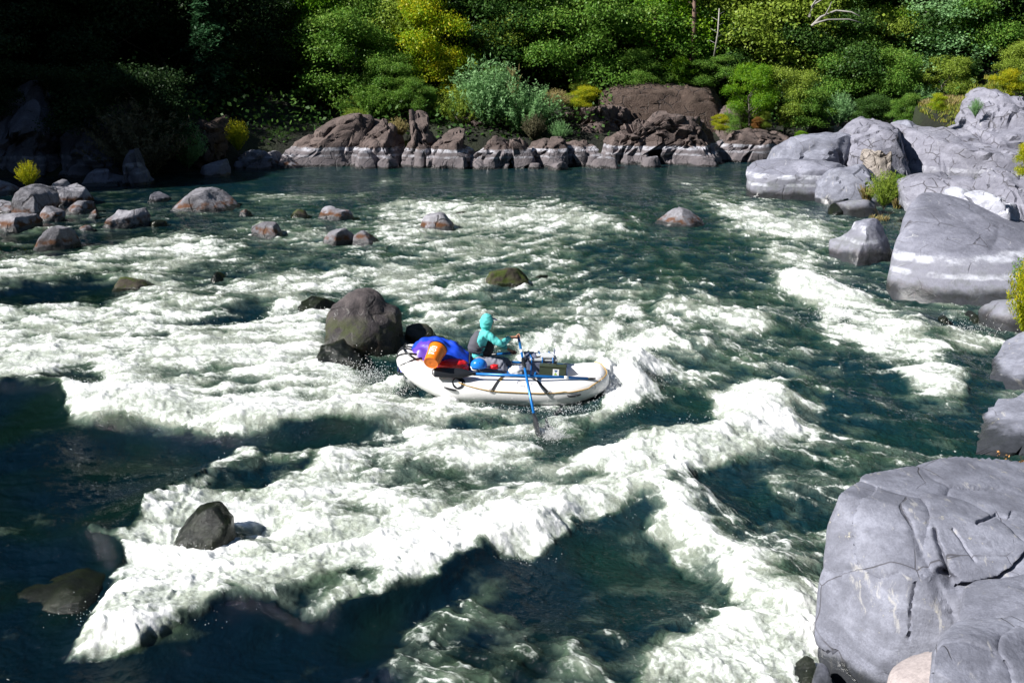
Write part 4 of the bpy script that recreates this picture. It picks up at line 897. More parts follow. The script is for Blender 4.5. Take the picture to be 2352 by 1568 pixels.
LM = {
 'alder': leaf_mat('alder_leaves', [(0.06514, 0.1604, 0.02275), (0.1185, 0.2541, 0.03411), (0.2222, 0.3342, 0.05686)]),
 'olive': leaf_mat('olive_green_leaves', [(0.1141, 0.202, 0.02358), (0.214, 0.3032, 0.03706), (0.3423, 0.4331, 0.06739)]),
 'bright': leaf_mat('bright_green_leaves', [(0.07404, 0.2084, 0.01348), (0.1481, 0.3208, 0.01685), (0.2961, 0.4491, 0.02527)], .45),
 'yellow': leaf_mat('yellow_leaves', [(.11, .25, .012), (.24, .40, .016), (.44, .50, .02), (.62, .50, .02)], .45),
 'ygreen': leaf_mat('yellow_green_leaves', [(0.158, 0.2306, 0.01037), (0.3475, 0.4068, 0.01555), (0.6634, 0.5357, 0.02074)], .4),
 'willow': leaf_mat('grey_willow_leaves', [(0.09872, 0.2273, 0.07371), (0.1865, 0.3609, 0.1369), (0.329, 0.5346, 0.2423)]),
 'greyb': leaf_mat('grey_brown_leaves', [(0.0675, 0.07425, 0.0378), (0.1485, 0.1418, 0.081), (0.2295, 0.2025, 0.1283)]),
 'conifer': leaf_mat('dark_conifer_needles', [(0.013, 0.04752, 0.0182), (0.026, 0.0792, 0.0312), (0.0494, 0.1122, 0.0468)], .15),
 'spruce': leaf_mat('blue_green_needles', [(0.02025, 0.09112, 0.0486), (0.04387, 0.152, 0.07776), (0.07594, 0.2228, 0.1134)], .15),
 'dark': leaf_mat('deep_forest_leaves', [(0.026, 0.0792, 0.0156), (0.052, 0.1188, 0.0234), (0.091, 0.1716, 0.0325)], .3),
 'dim': leaf_mat('shade_darkened_leaves', [(.012, .034, .012), (.022, .050, .016), (.035, .065, .018)], .2),  # leaf colour darkened to carry the shade over the left bank
 'gold': leaf_mat('golden_green_grass', [(.12, .20, .03), (.26, .30, .05), (.40, .34, .07)], .3),
 'rust': leaf_mat('rust_leaves', [(.16, .050, .018), (.26, .11, .03), (.16, .15, .03)], .35),
 'dry': leaf_mat('dry_grass_blades', [(.28, .21, .09), (.42, .33, .16), (.22, .24, .06)], .3),
 'flower': leaf_mat('orange_dry_flowers', [(.55, .22, .07), (.66, .36, .14), (.45, .25, .12)], .3),
}
M_BARK = rock_mat('grey_bark', (.06, .05, .042), (.13, .115, .10), crack=None, wet=0, bumps=(.6, .03))
M_PALEBARK = rock_mat('pale_bark', (.26, .245, .22), (.42, .40, .37), crack=None, wet=0, bumps=(.4, .02))
M_REDBARK = rock_mat('reddish_bark', (.11, .065, .045), (.21, .14, .11), crack=None, wet=0, bumps=(.6, .03))

def leaves_mesh(name, C, N, size, asp, rng, tone, fold=.0):
    """quads centred at C with normals N"""
    n = len(C)
    N = N / (np.linalg.norm(N, axis=1)[:, None] + 1e-9)
    a = rng.randn(n, 3); T = np.cross(N, a); T /= np.linalg.norm(T, axis=1)[:, None] + 1e-9
    B = np.cross(N, T)
    s = size * rng.uniform(.6, 1.35, n)[:, None]
    q = np.stack([C - T * s, C - B * s * asp + N * s * fold, C + T * s, C + B * s * asp - N * s * fold], 1).reshape(-1, 3)
    f = np.arange(4 * n).reshape(n, 4)
    me = bpy.data.meshes.new(name)
    me.vertices.add(len(q)); me.vertices.foreach_set('co', q.astype(np.float32).ravel())
    me.loops.add(4 * n); me.loops.foreach_set('vertex_index', f.astype(np.int32).ravel())
    me.polygons.add(n); me.polygons.foreach_set('loop_start', np.arange(0, 4 * n, 4, dtype=np.int32))
    me.update(calc_edges=True)
    at = me.attributes.new('tone', 'FLOAT', 'FACE'); at.data.foreach_set('value', np.clip(tone, 0, 1).astype(np.float32))
    me.materials.append(LM['alder'])
    return me
def tube_v(path, rads, seg=6):
    """open tube along a path -> verts, faces (quads)"""
    path = [Vector(p) for p in path]; V_, F_ = [], []
    for i, p in enumerate(path):
        d = (path[min(i + 1, len(path) - 1)] - path[max(i - 1, 0)])
        d = d.normalized() if d.length > 1e-9 else Vector((0, 0, 1))
        ref = Vector((0, 0, 1)) if abs(d.z) < .92 else Vector((1, 0, 0))
        u = d.cross(ref).normalized(); w = d.cross(u)
        r = rads[i] if hasattr(rads, '__len__') else rads
        for k in range(seg):
            a = 2 * math.pi * k / seg
            V_.append((p + (u * math.cos(a) + w * math.sin(a)) * r)[:])
    for i in range(len(path) - 1):
        for k in range(seg):
            a = i * seg + k; b = i * seg + (k + 1) % seg
            F_.append((a, b, b + seg, a + seg))
    return V_, F_
def tubes(name, specs, mat, parent=None, seg=6, caps=True):
    VV, FF = [], []
    for path, rads in specs:
        v, f = tube_v(path, rads, seg); o = len(VV)
        VV += v; FF += [tuple(i + o for i in q) for q in f]
    me = bpy.data.meshes.new(name); 
    if caps:
        o = 0
        for path, rads in specs:
            n = len(path) * seg
            FF.append(tuple(range(o, o + seg))[::-1]); FF.append(tuple(range(o + n - seg, o + n))); o += n
    me.from_pydata(VV, [], FF); me.polygons.foreach_set('use_smooth', np.ones(len(me.polygons), bool))
    me.update()
    return link(name, me, mat, parent)
# crown shapes, each of unit size (height about 1, base at 0)
def crown_broad(seed, n=9000, lobes=16, spread=.42, low=.18):
    rng = np.random.RandomState(seed)
    L = []
    for i in range(lobes):
        z = low + (1 - low) * (i + rng.rand()) / lobes
        r = spread * math.sqrt(max(.05, 1 - ((z - .52) / .56) ** 2))
        a = rng.rand() * 6.283; q = r * rng.uniform(.35, .95)
        L.append((q * math.cos(a), q * math.sin(a), z * .9, rng.uniform(.14, .22)))
    C, Nn, T = [], [], []
    per = n // lobes
    for (x, y, z, r) in L:
        k = per // 22
        d = rng.randn(k, 3); d /= np.linalg.norm(d, axis=1)[:, None]; d[:, 2] = np.abs(d[:, 2]) * .8 - .2
        cc = np.array([x, y, z]) + d * r * rng.uniform(.55, 1.1, (k, 1)) * np.array([1.15, 1.15, .8])
        tn = rng.rand(k)
        p = np.repeat(cc, 22, 0) + rng.randn(k * 22, 3) * np.array([.034, .034, .032])
        C.append(p); nn = rng.randn(k * 22, 3) * .9 + np.repeat(d, 22, 0) * .8 + np.array([0, 0, .5]); Nn.append(nn)
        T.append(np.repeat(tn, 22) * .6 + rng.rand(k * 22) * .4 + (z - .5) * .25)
    return leaves_mesh('crown', np.concatenate(C), np.concatenate(Nn), .0112, .62, rng, np.concatenate(T), .15), L
def crown_conifer(seed, n=8000, wid=.20, layers=24, sparse=.0):
    rng = np.random.RandomState(seed); C, Nn, T = [], [], []
    for i in range(layers):
        z = .10 + .90 * (i + rng.rand() * .5) / layers
        R_ = wid * (1 - z) ** .8 + .012
        for b in range(7 if z < .8 else 5):
            if rng.rand() < sparse: continue
            a = rng.rand() * 6.283; Lb = R_ * rng.uniform(.6, 1.15); k = int(n / layers / 7)
            u = rng.rand(k) ** .7
            p = np.stack([np.cos(a) * u * Lb, np.sin(a) * u * Lb, z - .30 * Lb * u - .25 * Lb * u * u], 1)
            p += rng.randn(k, 3) * np.array([.014, .014, .006]) * (1 + (1 - u))[:, None]
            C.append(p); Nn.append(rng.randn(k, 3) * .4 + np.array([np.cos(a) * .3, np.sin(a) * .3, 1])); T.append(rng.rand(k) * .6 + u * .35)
    return leaves_mesh('crown', np.concatenate(C), np.concatenate(Nn), .013, .40, rng, np.concatenate(T), .1)
def crown_willow(seed, n=7000, wid=.6, leaf=.027, up=.9):
    """upright wands with narrow leaves"""
    rng = np.random.RandomState(seed); C, Nn, T = [], [], []
    wands = n // 45
    S = []
    for i in range(wands):
        a = rng.rand() * 6.283; lean_ = rng.rand() ** .7 * wid; H = rng.uniform(.55, 1.0) * math.sqrt(max(.1, 1 - (lean_ / wid * .75) ** 2))
        k = 45; u = .15 + .85 * rng.rand(k) ** .8
        p = np.stack([np.cos(a) * lean_ * u ** 1.2, np.sin(a) * lean_ * u ** 1.2, H * u], 1) + rng.randn(k, 3) * .014
        C.append(p); S.append((a, lean_, H))
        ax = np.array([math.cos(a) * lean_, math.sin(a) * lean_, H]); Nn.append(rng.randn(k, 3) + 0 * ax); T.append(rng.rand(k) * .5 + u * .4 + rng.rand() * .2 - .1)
    return leaves_mesh('crown', np.concatenate(C), np.concatenate(Nn), leaf, .26, rng, np.concatenate(T), .1), S
CR = {'broad': [], 'conifer': [], 'willow': [], 'slim': []}
TK = {'broad': [], 'conifer': [], 'willow': [], 'slim': []}
def trunk_mesh(kind, i, L=None, seed=0):
    rng = random.Random(seed); S = []
    if kind in ('broad', 'slim'):
        pth = [(0, 0, -.06)] + [(rng.uniform(-.02, .02) * k, rng.uniform(-.02, .02) * k, .14 * k) for k in range(1, 7)]
        S.append((pth, [.024, .02, .017, .013, .010, .006, .003]))
        for (x, y, z, r) in L[:14]:
            zb = max(.06, z - .22); m = pth[min(6, int(zb / .14) + 1)]
            S.append(([(m[0], m[1], zb), (m[0] * .5 + x * .5, m[1] * .5 + y * .5, zb + (z - zb) * .45), (x, y, z)], [.008, .005, .002]))
    elif kind == 'conifer':
        S.append(([(0, 0, -.06), (0, 0, .5), (0, 0, .98)], [.016, .009, .002]))
        for k in range(14):
            a = rng.random() * 6.28; z = .12 + .055 * k; q = .17 * (1 - z)
            S.append(([(0, 0, z), (math.cos(a) * q, math.sin(a) * q, z - .04)], [.003, .0012]))
    else:
        for (a, ln, H) in L[:16]:
            S.append(([(0, 0, -.05), (math.cos(a) * ln * .4, math.sin(a) * ln * .4, H * .5), (math.cos(a) * ln * .9, math.sin(a) * ln * .9, H * .92)], [.008, .005, .002]))
    o = tubes('trunk', S, M_BARK, seg=5, caps=False); me = o.data; bpy.data.objects.remove(o)
    return me
for i in range(5):
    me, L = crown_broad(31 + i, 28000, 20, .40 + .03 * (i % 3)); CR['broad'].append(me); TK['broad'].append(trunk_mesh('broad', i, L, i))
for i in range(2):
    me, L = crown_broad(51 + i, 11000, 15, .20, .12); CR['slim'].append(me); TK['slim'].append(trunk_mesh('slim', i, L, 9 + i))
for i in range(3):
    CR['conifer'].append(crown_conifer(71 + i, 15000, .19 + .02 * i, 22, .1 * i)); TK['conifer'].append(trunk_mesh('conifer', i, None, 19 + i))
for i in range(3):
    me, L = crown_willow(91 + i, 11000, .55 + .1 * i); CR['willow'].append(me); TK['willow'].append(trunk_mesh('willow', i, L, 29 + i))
for k in CR:
    for me in CR[k]: me.name = k + '_crown'
BUILD_N = [0]
def tree(name, label, cat, px, base, top, Y, kind, leaf, var=0, wide=1.0, bark=None, group=None, turn=None, sink=0.):
    """a tree or shrub on the ground at distance Y under pixel column px; its height reaches row top"""
    b = V(px, base, Y)
    z0 = min(b.z, 99)
    h = V(px, top, Y).z - z0
    rng = random.Random(int(px * 7 + top))
    e = empty(name, (b.x, Y, z0 - sink), label, cat, group)
    e.rotation_euler = (rng.uniform(-.05, .05), rng.uniform(-.05, .05), rng.random() * 6.28 if turn is None else turn)
    e.scale = (h * wide, h * wide, h + sink)
    tr = link('trunk', TK[kind][var % len(TK[kind])], None, e); cr = link('crown', CR[kind][var % len(CR[kind])], None, e)
    for o, m in ((tr, bark or M_BARK), (cr, LM[leaf])):
        o.material_slots[0].link = 'OBJECT'; o.material_slots[0].material = m
    return e
def gtree(*a, **k):
    """same, standing on the terrain"""
    name, label, cat, px, base, top, Y = a[:7]
    x = V(px, 300, Y).x; z = tz(x, Y)
    py = P(x, Y, z)[1]
    return tree(name, label, cat, px, py, top, Y, *a[7:], sink=.1, **k)
T_, S_ = 'tree', 'shrub'
def wall(y0, n, hmin, hmax, seed, kinds, label, group, x0=-400, x1=2750, shade=False, fronty=None):
    """a row of forest trees standing on the slope, y0 metres off"""
    rng = random.Random(seed)
    for i in range(n):
        px = x0 + (x1 - x0) * (i + rng.uniform(.1, .9)) / n
        Y = y0 + rng.uniform(-2.5, 2.5)
        kind, leaf = rng.choice(kinds)
        x = V(px, 300, Y).x; z = tz(x, Y)
        h = rng.uniform(hmin, hmax)
        row = 'top row' if y0 > 100 else 'upper row' if y0 > 85 else 'middle row' if y0 > 74 else 'lower row' if y0 > 66 else 'front row'
        e = empty(kind_name[kind], (x, Y, z - .1), f"{LEAFW[leaf]} {KINDW[kind]} {where(px)}, {row} of the forest", 'tree', group)
        w = rng.uniform(.85, 1.2)
        e.scale = (h * w, h * w, h); e.rotation_euler = (0, 0, rng.random() * 6.28)
        v = rng.randrange(3)
        tr = link('trunk', TK[kind][v % len(TK[kind])], None, e); cr = link('crown', CR[kind][v % len(CR[kind])], None, e)
        for o, m in ((tr, M_BARK), (cr, LM[leaf])):
            o.material_slots[0].link = 'OBJECT'; o.material_slots[0].material = m
# forest on the slope behind, row after row
wall(88, 26, 11, 17, 1, [('conifer', 'conifer'), ('broad', 'dark'), ('conifer', 'spruce')], 'dark forest tree high on the slope behind the riverside trees', 'forest trees up the slope')
wall(78, 26, 8, 13, 2, [('conifer', 'conifer'), ('broad', 'dark'), ('broad', 'alder')], 'dark forest tree high on the slope behind the riverside trees', 'forest trees up the slope')
wall(108, 26, 14, 20, 5, [('conifer', 'conifer'), ('conifer', 'conifer'), ('broad', 'dark')], 'dark forest tree high on the slope behind the riverside trees', 'forest trees up the slope')
wall(69.5, 17, 5, 9, 7, [('broad', 'alder'), ('broad', 'olive'), ('broad', 'dark'), ('slim', 'bright')], 'leafy green tree filling the bank between the larger trees', 'green trees filling the far bank', 640, 2750)
wall(72, 18, 7, 11, 8, [('broad', 'alder'), ('broad', 'dark'), ('broad', 'olive'), ('conifer', 'spruce')], 'leafy green tree filling the bank between the larger trees', 'green trees filling the far bank', 640, 2750)
wall(64, 12, 1.3, 2.6, 9, [('broad', 'alder'), ('broad', 'olive'), ('willow', 'willow'), ('broad', 'dark')], 'leafy green tree filling the bank between the larger trees', 'green trees filling the far bank', 760, 2200)
# shaded forest at the far left
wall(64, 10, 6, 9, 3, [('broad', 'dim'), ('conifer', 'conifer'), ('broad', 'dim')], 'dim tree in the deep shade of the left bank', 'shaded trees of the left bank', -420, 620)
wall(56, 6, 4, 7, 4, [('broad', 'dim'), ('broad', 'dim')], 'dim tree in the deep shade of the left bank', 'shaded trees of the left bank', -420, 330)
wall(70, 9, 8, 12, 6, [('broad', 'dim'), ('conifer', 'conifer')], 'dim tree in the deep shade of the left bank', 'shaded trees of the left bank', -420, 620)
# trees of the sunlit bank, each placed as seen
TR = [
 ('bright green leafy tree at the edge of the deep shade', 700, 0, -60, 67.5, 'broad', 'bright', 0, .95),
 ('small bright green sapling glowing in the shade of the left bank', 585, 0, 95, 66, 'broad', 'bright', 1, .8),
 ('large rounded green alder with a pale forked trunk over the left far rocks', 800, 0, 22, 65, 'broad', 'alder', 1, 1.15, M_PALEBARK),
 ('dense dark green alder just right of the large alder', 905, 0, 120, 64, 'broad', 'alder', 2, 1.1),
 ('green tree filling the gap left of the large alder', 740, 0, 130, 67, 'broad', 'olive', 3, 1.1),
 ('tall yellow tree turning gold at its crown', 985, 0, -30, 66, 'broad', 'yellow', 1, .86),
 ('yellow-green young tree under the tall yellow tree', 1030, 0, 110, 65, 'slim', 'ygreen', 0, 1.2),
 ('green tree behind the tall yellow tree', 900, 0, -60, 75, 'broad', 'alder', 0, .9),
 ('dark leafy tree with sunlit tips right of the yellow tree', 1160, 0, -20, 78, 'broad', 'dark', 1, 1.0),
 ('dark leafy tree half in shadow above the grey willow', 1270, 0, 0, 76, 'broad', 'dark', 2, 1.0),
 ('slender tree with rust-coloured leaves on its left side', 1390, 0, 30, 72, 'slim', 'olive', 1, 1.6),
 ('small rust-leaved sapling beside the slender tree', 1345, 0, 95, 70, 'slim', 'rust', 0, 1.3),
 ('green tree on a bare reddish trunk left of the two tall trunks', 1508, 0, 0, 68, 'slim', 'alder', 0, 1.5, M_REDBARK),
 ('tree with a tall bare reddish trunk beside the russet slab', 1592, 0, -60, 71, 'slim', 'dark', 1, 1.2, M_REDBARK),
 ('spreading green tree in the middle of the sunlit slope', 1690, 0, 20, 71, 'broad', 'alder', 3, 1.1),
 ('light olive tree with flat layered foliage, upper right', 1770, 0, -20, 73, 'broad', 'olive', 4, 1.0),
 ('tall olive tree with flat layered foliage beside the pale dead branches', 1830, 0, 10, 70, 'broad', 'olive', 0, 1.0),
 ('broad green tree below the pale dead branches', 1930, 0, 70, 67, 'broad', 'alder', 1, 1.1),
 ('tall yellow-green tree right of the pale dead branches', 2020, 0, 10, 70, 'broad', 'olive', 2, .9),
 ('green tree leaning over the headland dome', 2060, 0, 110, 65, 'broad', 'alder', 3, 1.1),
 ('grey-green feathery tree with a pale leaning trunk', 2160, 0, -10, 69, 'slim', 'willow', 1, 1.7, M_PALEBARK),
 ('small layered green tree under the feathery tree', 2165, 0, 125, 66, 'broad', 'olive', 4, 1.1),
 ('dark conifer right of the feathery tree', 2230, 0, -60, 74, 'conifer', 'conifer', 1, 1.3),
 ('blue-green spruce at the top right corner', 2310, 0, -40, 68, 'conifer', 'spruce', 2, 1.4),
 ('olive tree at the right edge under the blue-green spruce', 2345, 0, 90, 62, 'broad', 'olive', 0, 1.0),
 ('dark green tree in shade behind the headland grass', 2110, 0, 150, 68, 'broad', 'dark', 1, 1.1),
 ('dark green tree behind the yellow round bush', 2210, 0, 130, 67, 'broad', 'dark', 2, 1.1),
 ('green tree with bare lower trunk behind the bright bush', 1640, 0, 90, 70, 'broad', 'alder', 2, 1.0),
 ('dark tree behind the rust-leaved sapling', 1430, 0, -30, 79, 'broad', 'dark', 3, 1.0),
 ('dark green tree at the left of the rust-leaved sapling', 1330, 0, 40, 80, 'conifer', 'conifer', 0, 1.5),
 ('tall dark conifer behind the tree with the bare trunk', 1560, 0, -80, 82, 'conifer', 'conifer', 1, 1.5),
]
for q in TR:
    lb, px, base, top, Y, kind, leaf, var, wide = q[:9]
    gtree(kind_name[kind] if kind != 'willow' else 'tree', lb, T_, px, base, top, Y, kind, leaf, var=var, wide=wide, bark=q[9] if len(q) > 9 else None, group='trees on the far bank')
SH = [
 ('big grey-green willow bush on the middle of the far bank', 1120, 300, 118, 61.5, 'willow', 'willow', 0, 1.0),
 ('right half of the grey-green willow thicket, lower and rounder', 1205, 320, 175, 61, 'willow', 'willow', 1, 1.0),
 ('left skirt of the grey-green willow thicket beside the dark alder', 1060, 300, 190, 62, 'willow', 'olive', 2, .9),
 ('dense green shrub at the foot of the large alder', 850, 285, 185, 62.5, 'willow', 'alder', 2, 1.3),
 ('low green shrub on top of the lit sloping rock', 815, 282, 245, 60.5, 'willow', 'olive', 1, 1.4),
 ('dark green shrub under the dense alder', 950, 262, 175, 62.5, 'broad', 'alder', 3, 1.4),
 ('orange-brown bush between the sloping rock and the rock knob', 915, 322, 266, 59.5, 'willow', 'dry', 0, 1.0),
 ('dark trailing grass below the orange-brown bush', 928, 350, 320, 58.8, 'willow', 'olive', 2, .9),
 ('brownish-grey twiggy shrub at the waterline ledge', 1225, 325, 255, 59.5, 'willow', 'greyb', 0, .9),
 ('grey-green shrub right of the twiggy one', 1285, 328, 272, 59.5, 'willow', 'willow', 1, .9),
 ('yellow-green bush on the broken rock shelf', 1345, 255, 196, 61.5, 'broad', 'ygreen', 0, 1.2),
 ('golden bush left of the yellow-green shelf bush', 1275, 252, 200, 62.5, 'willow', 'dry', 2, 1.2),
 ('low olive bush under the dark wood above the willow', 1310, 250, 215, 63.5, 'broad', 'olive', 3, 1.6),
 ('rounded green bush at the left end of the russet slab', 1470, 200, 108, 66.5, 'broad', 'alder', 0, 1.1),
 ('green bush on top of the russet slab', 1560, 205, 130, 66.5, 'broad', 'bright', 1, 1.1),
 ('broad dark green bush on top of the russet slab, right', 1640, 208, 125, 66.5, 'broad', 'alder', 2, 1.5),
 ('vivid yellow-green bush at the right end of the russet slab', 1722, 280, 142, 61.5, 'broad', 'bright', 4, .85),
 ('rounded olive bush right of the vivid yellow-green bush', 1800, 310, 150, 62, 'broad', 'olive', 2, .9),
 ('dark green bush spreading down to the low brown rock', 1860, 310, 200, 61, 'broad', 'alder', 1, 1.1),
 ('small grey-green bush with a yellow sprig above the tan boulder', 1925, 290, 205, 60.5, 'willow', 'willow', 0, .9),
 ('dark bush in the shade behind the headland dome', 2000, 300, 215, 62, 'broad', 'dark', 0, 1.3),
 ('green bush touching the headland dome', 2080, 285, 215, 58, 'broad', 'alder', 3, 1.2),
 ('small bright yellow shrub on the face of the russet slab', 1652, 305, 262, 59.5, 'broad', 'ygreen', 3, 1.1),
 ('tiny red-leaved shrub at the slab end', 1738, 300, 268, 60, 'broad', 'rust', 0, .9),
 ('little bright green plant at the tip of the headland', 1838, 322, 300, 56, 'broad', 'bright', 0, 1.4),
 ('yellow bush at the left of the golden grass patch', 2152, 260, 213, 50, 'broad', 'yellow', 2, .9),
 ('yellow-green round bush behind the high grey knob', 2300, 240, 158, 55, 'broad', 'ygreen', 3, 1.1),
 ('small green willow in the golden grass patch', 2240, 270, 222, 49, 'willow', 'willow', 1, .6),
 ('leafy green bush growing in the cleft of the headland', 2030, 478, 385, 37.5, 'willow', 'olive', 2, .75),
 ('darker green twin of the cleft bush, on its right', 2060, 465, 400, 38, 'broad', 'alder', 1, .7),
 ('sunlit yellow-green bush on the left boulder pile', 68, 432, 363, 42, 'willow', 'ygreen', 1, .65),
 ('large grey-brown bush hanging over the shaded left bank', 330, 420, 215, 52.5, 'willow', 'greyb', 2, .95),
 ('dim grey-green bush right of the large grey-brown bush', 430, 390, 270, 53.5, 'willow', 'willow', 0, .8),
 ('small bright shrub above the large grey-brown bush', 345, 240, 195, 57, 'broad', 'bright', 2, 1.0),
 ('small sunlit green shrub beside the brown crag', 548, 350, 268, 55.5, 'willow', 'ygreen', 0, .7),
 ('dim reeds at the back of the shaded cove', 640, 350, 290, 60, 'willow', 'dark', 2, 1.1),
]
for q in SH:
    lb, px, base, top, Y, kind, leaf, var, wide = q[:9]
    tree('bush', lb, 'bush', px, base, top, Y, kind, leaf, var=var, wide=wide, group='bushes along the river')
# near willow at the right edge
e = tree('bush', 'willow bush with green and yellow leaves hanging in at the right edge', 'bush', 2352, 775, 560, 21.5, 'willow', 'ygreen', var=0, wide=.42, group='bushes along the river')
tree('bush', 'green upper shoots of willow behind the right edge bush', 'bush', 2366, 720, 545, 22.3, 'willow', 'alder', var=1, wide=.5, group='bushes along the river')
tree('bush', 'pale green leafy shoot at the right edge beside the white rock', 'bush', 2366, 420, 325, 31, 'broad', 'ygreen', var=1, wide=.9, group='bushes along the river')

# undergrowth covering the slope
rng = np.random.RandomState(77)
NU = 120000
ux = rng.uniform(-62, 62, NU); uy = 48 + rng.rand(NU) ** 1.3 * 62
uz = terr(ux, uy)
keep = (uz > 1.0) & ~((ux > 6) & (ux < 14.8) & (uy < 66))
ux, uy, uz = ux[keep], uy[keep], uz[keep]
hgt = rng.rand(len(ux)) ** 1.5 * 1.5 * (1 + fbm2(ux * .25, uy * .25, 2, 9))
me = leaves_mesh('undergrowth', np.stack([ux, uy, uz + np.maximum(hgt, .05)], 1), rng.randn(len(ux), 3) * .7 + np.array([0, -.3, .8]), .14, .65, rng, rng.rand(len(ux)) * .7 + hgt * .2, .1)
me.materials.clear(); me.materials.append(LM['dark'])
tag(link('undergrowth', me), 'low green undergrowth between the trees of the far bank', 'undergrowth', kind='stuff')
# grass patches
def grass(name, label, cx, cy, w, d, n, h, leaf, Zf=None, cat='grass', kind='stuff', wd=.012, sd=1):
    rng = np.random.RandomState(sd)
    a = rng.rand(n) * 6.283; r = np.sqrt(rng.rand(n))
    x = cx + np.cos(a) * r * w; y = cy + np.sin(a) * r * d
    z = Zf(x, y)
    hh = h * rng.uniform(.4, 1.2, n); lx = rng.randn(n) * .35 * hh; ly = rng.randn(n) * .35 * hh; an = rng.rand(n) * 3.14
    dx = np.cos(an) * wd; dy = np.sin(an) * wd
    v = np.stack([np.stack([x - dx, y - dy, z - .05], 1), np.stack([x + dx, y + dy, z - .05], 1), np.stack([x + lx * .5 + dx * .6, y + ly * .5 + dy * .6, z + hh * .6], 1), np.stack([x + lx, y + ly, z + hh], 1)], 1).reshape(-1, 3)
    me = bpy.data.meshes.new(name); f = np.arange(4 * n)
    me.vertices.add(4 * n); me.vertices.foreach_set('co', v.astype(np.float32).ravel()); me.loops.add(4 * n); me.loops.foreach_set('vertex_index', f.astype(np.int32))
    me.polygons.add(n); me.polygons.foreach_set('loop_start', np.arange(0, 4 * n, 4, dtype=np.int32)); me.update(calc_edges=True)
    at = me.attributes.new('tone', 'FLOAT', 'FACE'); at.data.foreach_set('value', rng.rand(n).astype(np.float32))
    me.materials.append(LM[leaf]); o = link(name, me)
    return tag(o, label, cat, kind=kind)
gp = V(2205, 290, 47.5)
def slope_z(x, y): return gp.z - .1 + (y - 47.5) * .28
# earth bank carrying the golden grass behind the headland
rock('earth_bank', 'earth bank overgrown with golden grass behind the headland', [(2118, 285), (2140, 250), (2200, 235), (2270, 235), (2300, 262), (2300, 305), (2110, 305)], 315, 2.4, M_SOIL, level=4, planes=0, lean=1.2, seed=401, Y=52, cat='bank', rough=.02)
dg = bpy.context.evaluated_depsgraph_get()
def ray_z(x, y, z0=30):
    dg.update()
    ok, loc, nrm, idx_, ob, mt = SC.ray_cast(dg, Vector((x, y, z0)), Vector((0, 0, -1)))
    return loc.z if ok else 0.
class Surf:
    """heights of the ground and rocks under a small patch"""
    def __init__(s, x0, x1, y0, y1, n=14):
        s.a = (x0, x1, y0, y1, n); s.z = np.array([[ray_z(x0 + (x1 - x0) * i / (n - 1), y0 + (y1 - y0) * j / (n - 1), 5.9) for i in range(n)] for j in range(n)])
    def __call__(s, x, y):
        x0, x1, y0, y1, n = s.a
        i = np.clip(((x - x0) / (x1 - x0) * (n - 1)).round().astype(int), 0, n - 1); j = np.clip(((y - y0) / (y1 - y0) * (n - 1)).round().astype(int), 0, n - 1)
        return s.z[j, i]
g2 = V(2218, 280, 54)
sf = Surf(g2.x - 3, g2.x + 3, g2.y - 3, g2.y + 5, 20)
grass('grass', 'golden and green grass covering the bank behind the headland', g2.x - .3, g2.y + .2, 1.9, 3.0, 5200, .20, 'gold', sf, sd=2, wd=.016)
grass('dry_grass', 'dry golden grass and orange weeds at the top of the grassy bank', g2.x - .5, g2.y + 1.4, 1.4, 1.5, 1600, .3, 'dry', sf, sd=3, wd=.016)
for k, (px, py, Y, w, h, lb, lf) in enumerate([(2003, 345, 40, .16, .55, 'tall tuft of dry grass on the left of the headland dome', 'dry'), (2075, 345, 41, .14, .5, 'tuft of dry grass in the crack right of the headland dome', 'dry'), (2035, 348, 38.5, .4, .2, 'short dry grass on top of the beige block', 'dry'), (2225, 428, 33.5, .6, .5, 'red dried plants behind the great boulder', 'rust'), (1490, 270, 61, .9, .5, 'dry grass fringe on the edge of the russet slab', 'dry'), (1180, 290, 61, .35, .5, 'tuft of dry grass among the middle far rocks', 'dry')]):
    c0 = V(px, py, Y); s2 = Surf(c0.x - w, c0.x + w, Y - w, Y + w, 5)
    o = grass('grass_tuft', lb, c0.x, Y, w, w * .7, 160, h, lf, s2, cat='grass tuft', kind='thing', wd=.014, sd=20 + k); o['group'] = 'tufts of dry grass on the rocks'
# dead pale branches
def dead(label, specs, Y):
    S = [([V(a, b, Y + dy)[:] for a, b, dy in path], r) for path, r in specs]
    tag(tubes('dead_branch', S, M_PALEBARK, seg=6), label, 'dead branch', 'pale dead branches on the slope')
dead('pale dead branch arching to the right over the olive trees', [([(1865, 60, 0), (1885, 40, .3), (1920, 25, .5), (1955, 28, .3), (1975, 38, 0)], [.10, .08, .07, .05, .03]), ([(1895, 36, .3), (1905, 18, .2), (1910, 5, 0)], [.05, .03, .02]), ([(1870, 55, 0), (1900, 46, .2), (1950, 45, .2), (1985, 55, .2)], [.07, .06, .05, .03])], 64.5)
dead('pale dead branch rising steeply to the top edge', [([(1858, 40, 0), (1866, 15, .1), (1882, -10, .2), (1895, -40, .2)], [.10, .08, .06, .04]), ([(1868, 12, .1), (1890, -2, 0), (1915, -8, .2)], [.05, .04, .02])], 64.8)
def trunk_only(label, px, y0, y1, Y, r, mat, lean_=0):
    S = [([V(px, y0, Y)[:], V(px + lean_ * .5 + 3, (y0 + y1) / 2, Y)[:], V(px + lean_, y1, Y)[:]], [r, r * .85, r * .6])]
    for k in range(7):
        t_ = .15 + .12 * k; yy = y0 + (y1 - y0) * t_; s = (-1) ** k
        S.append(([V(px + lean_ * t_, yy, Y)[:], V(px + lean_ * t_ + 14 * s, yy - 8, Y + .4)[:]], [r * .25, r * .1]))
    tag(tubes('bare_trunk', S, mat, seg=7), label, 'tree trunk', 'bare trunks on the sunlit slope')
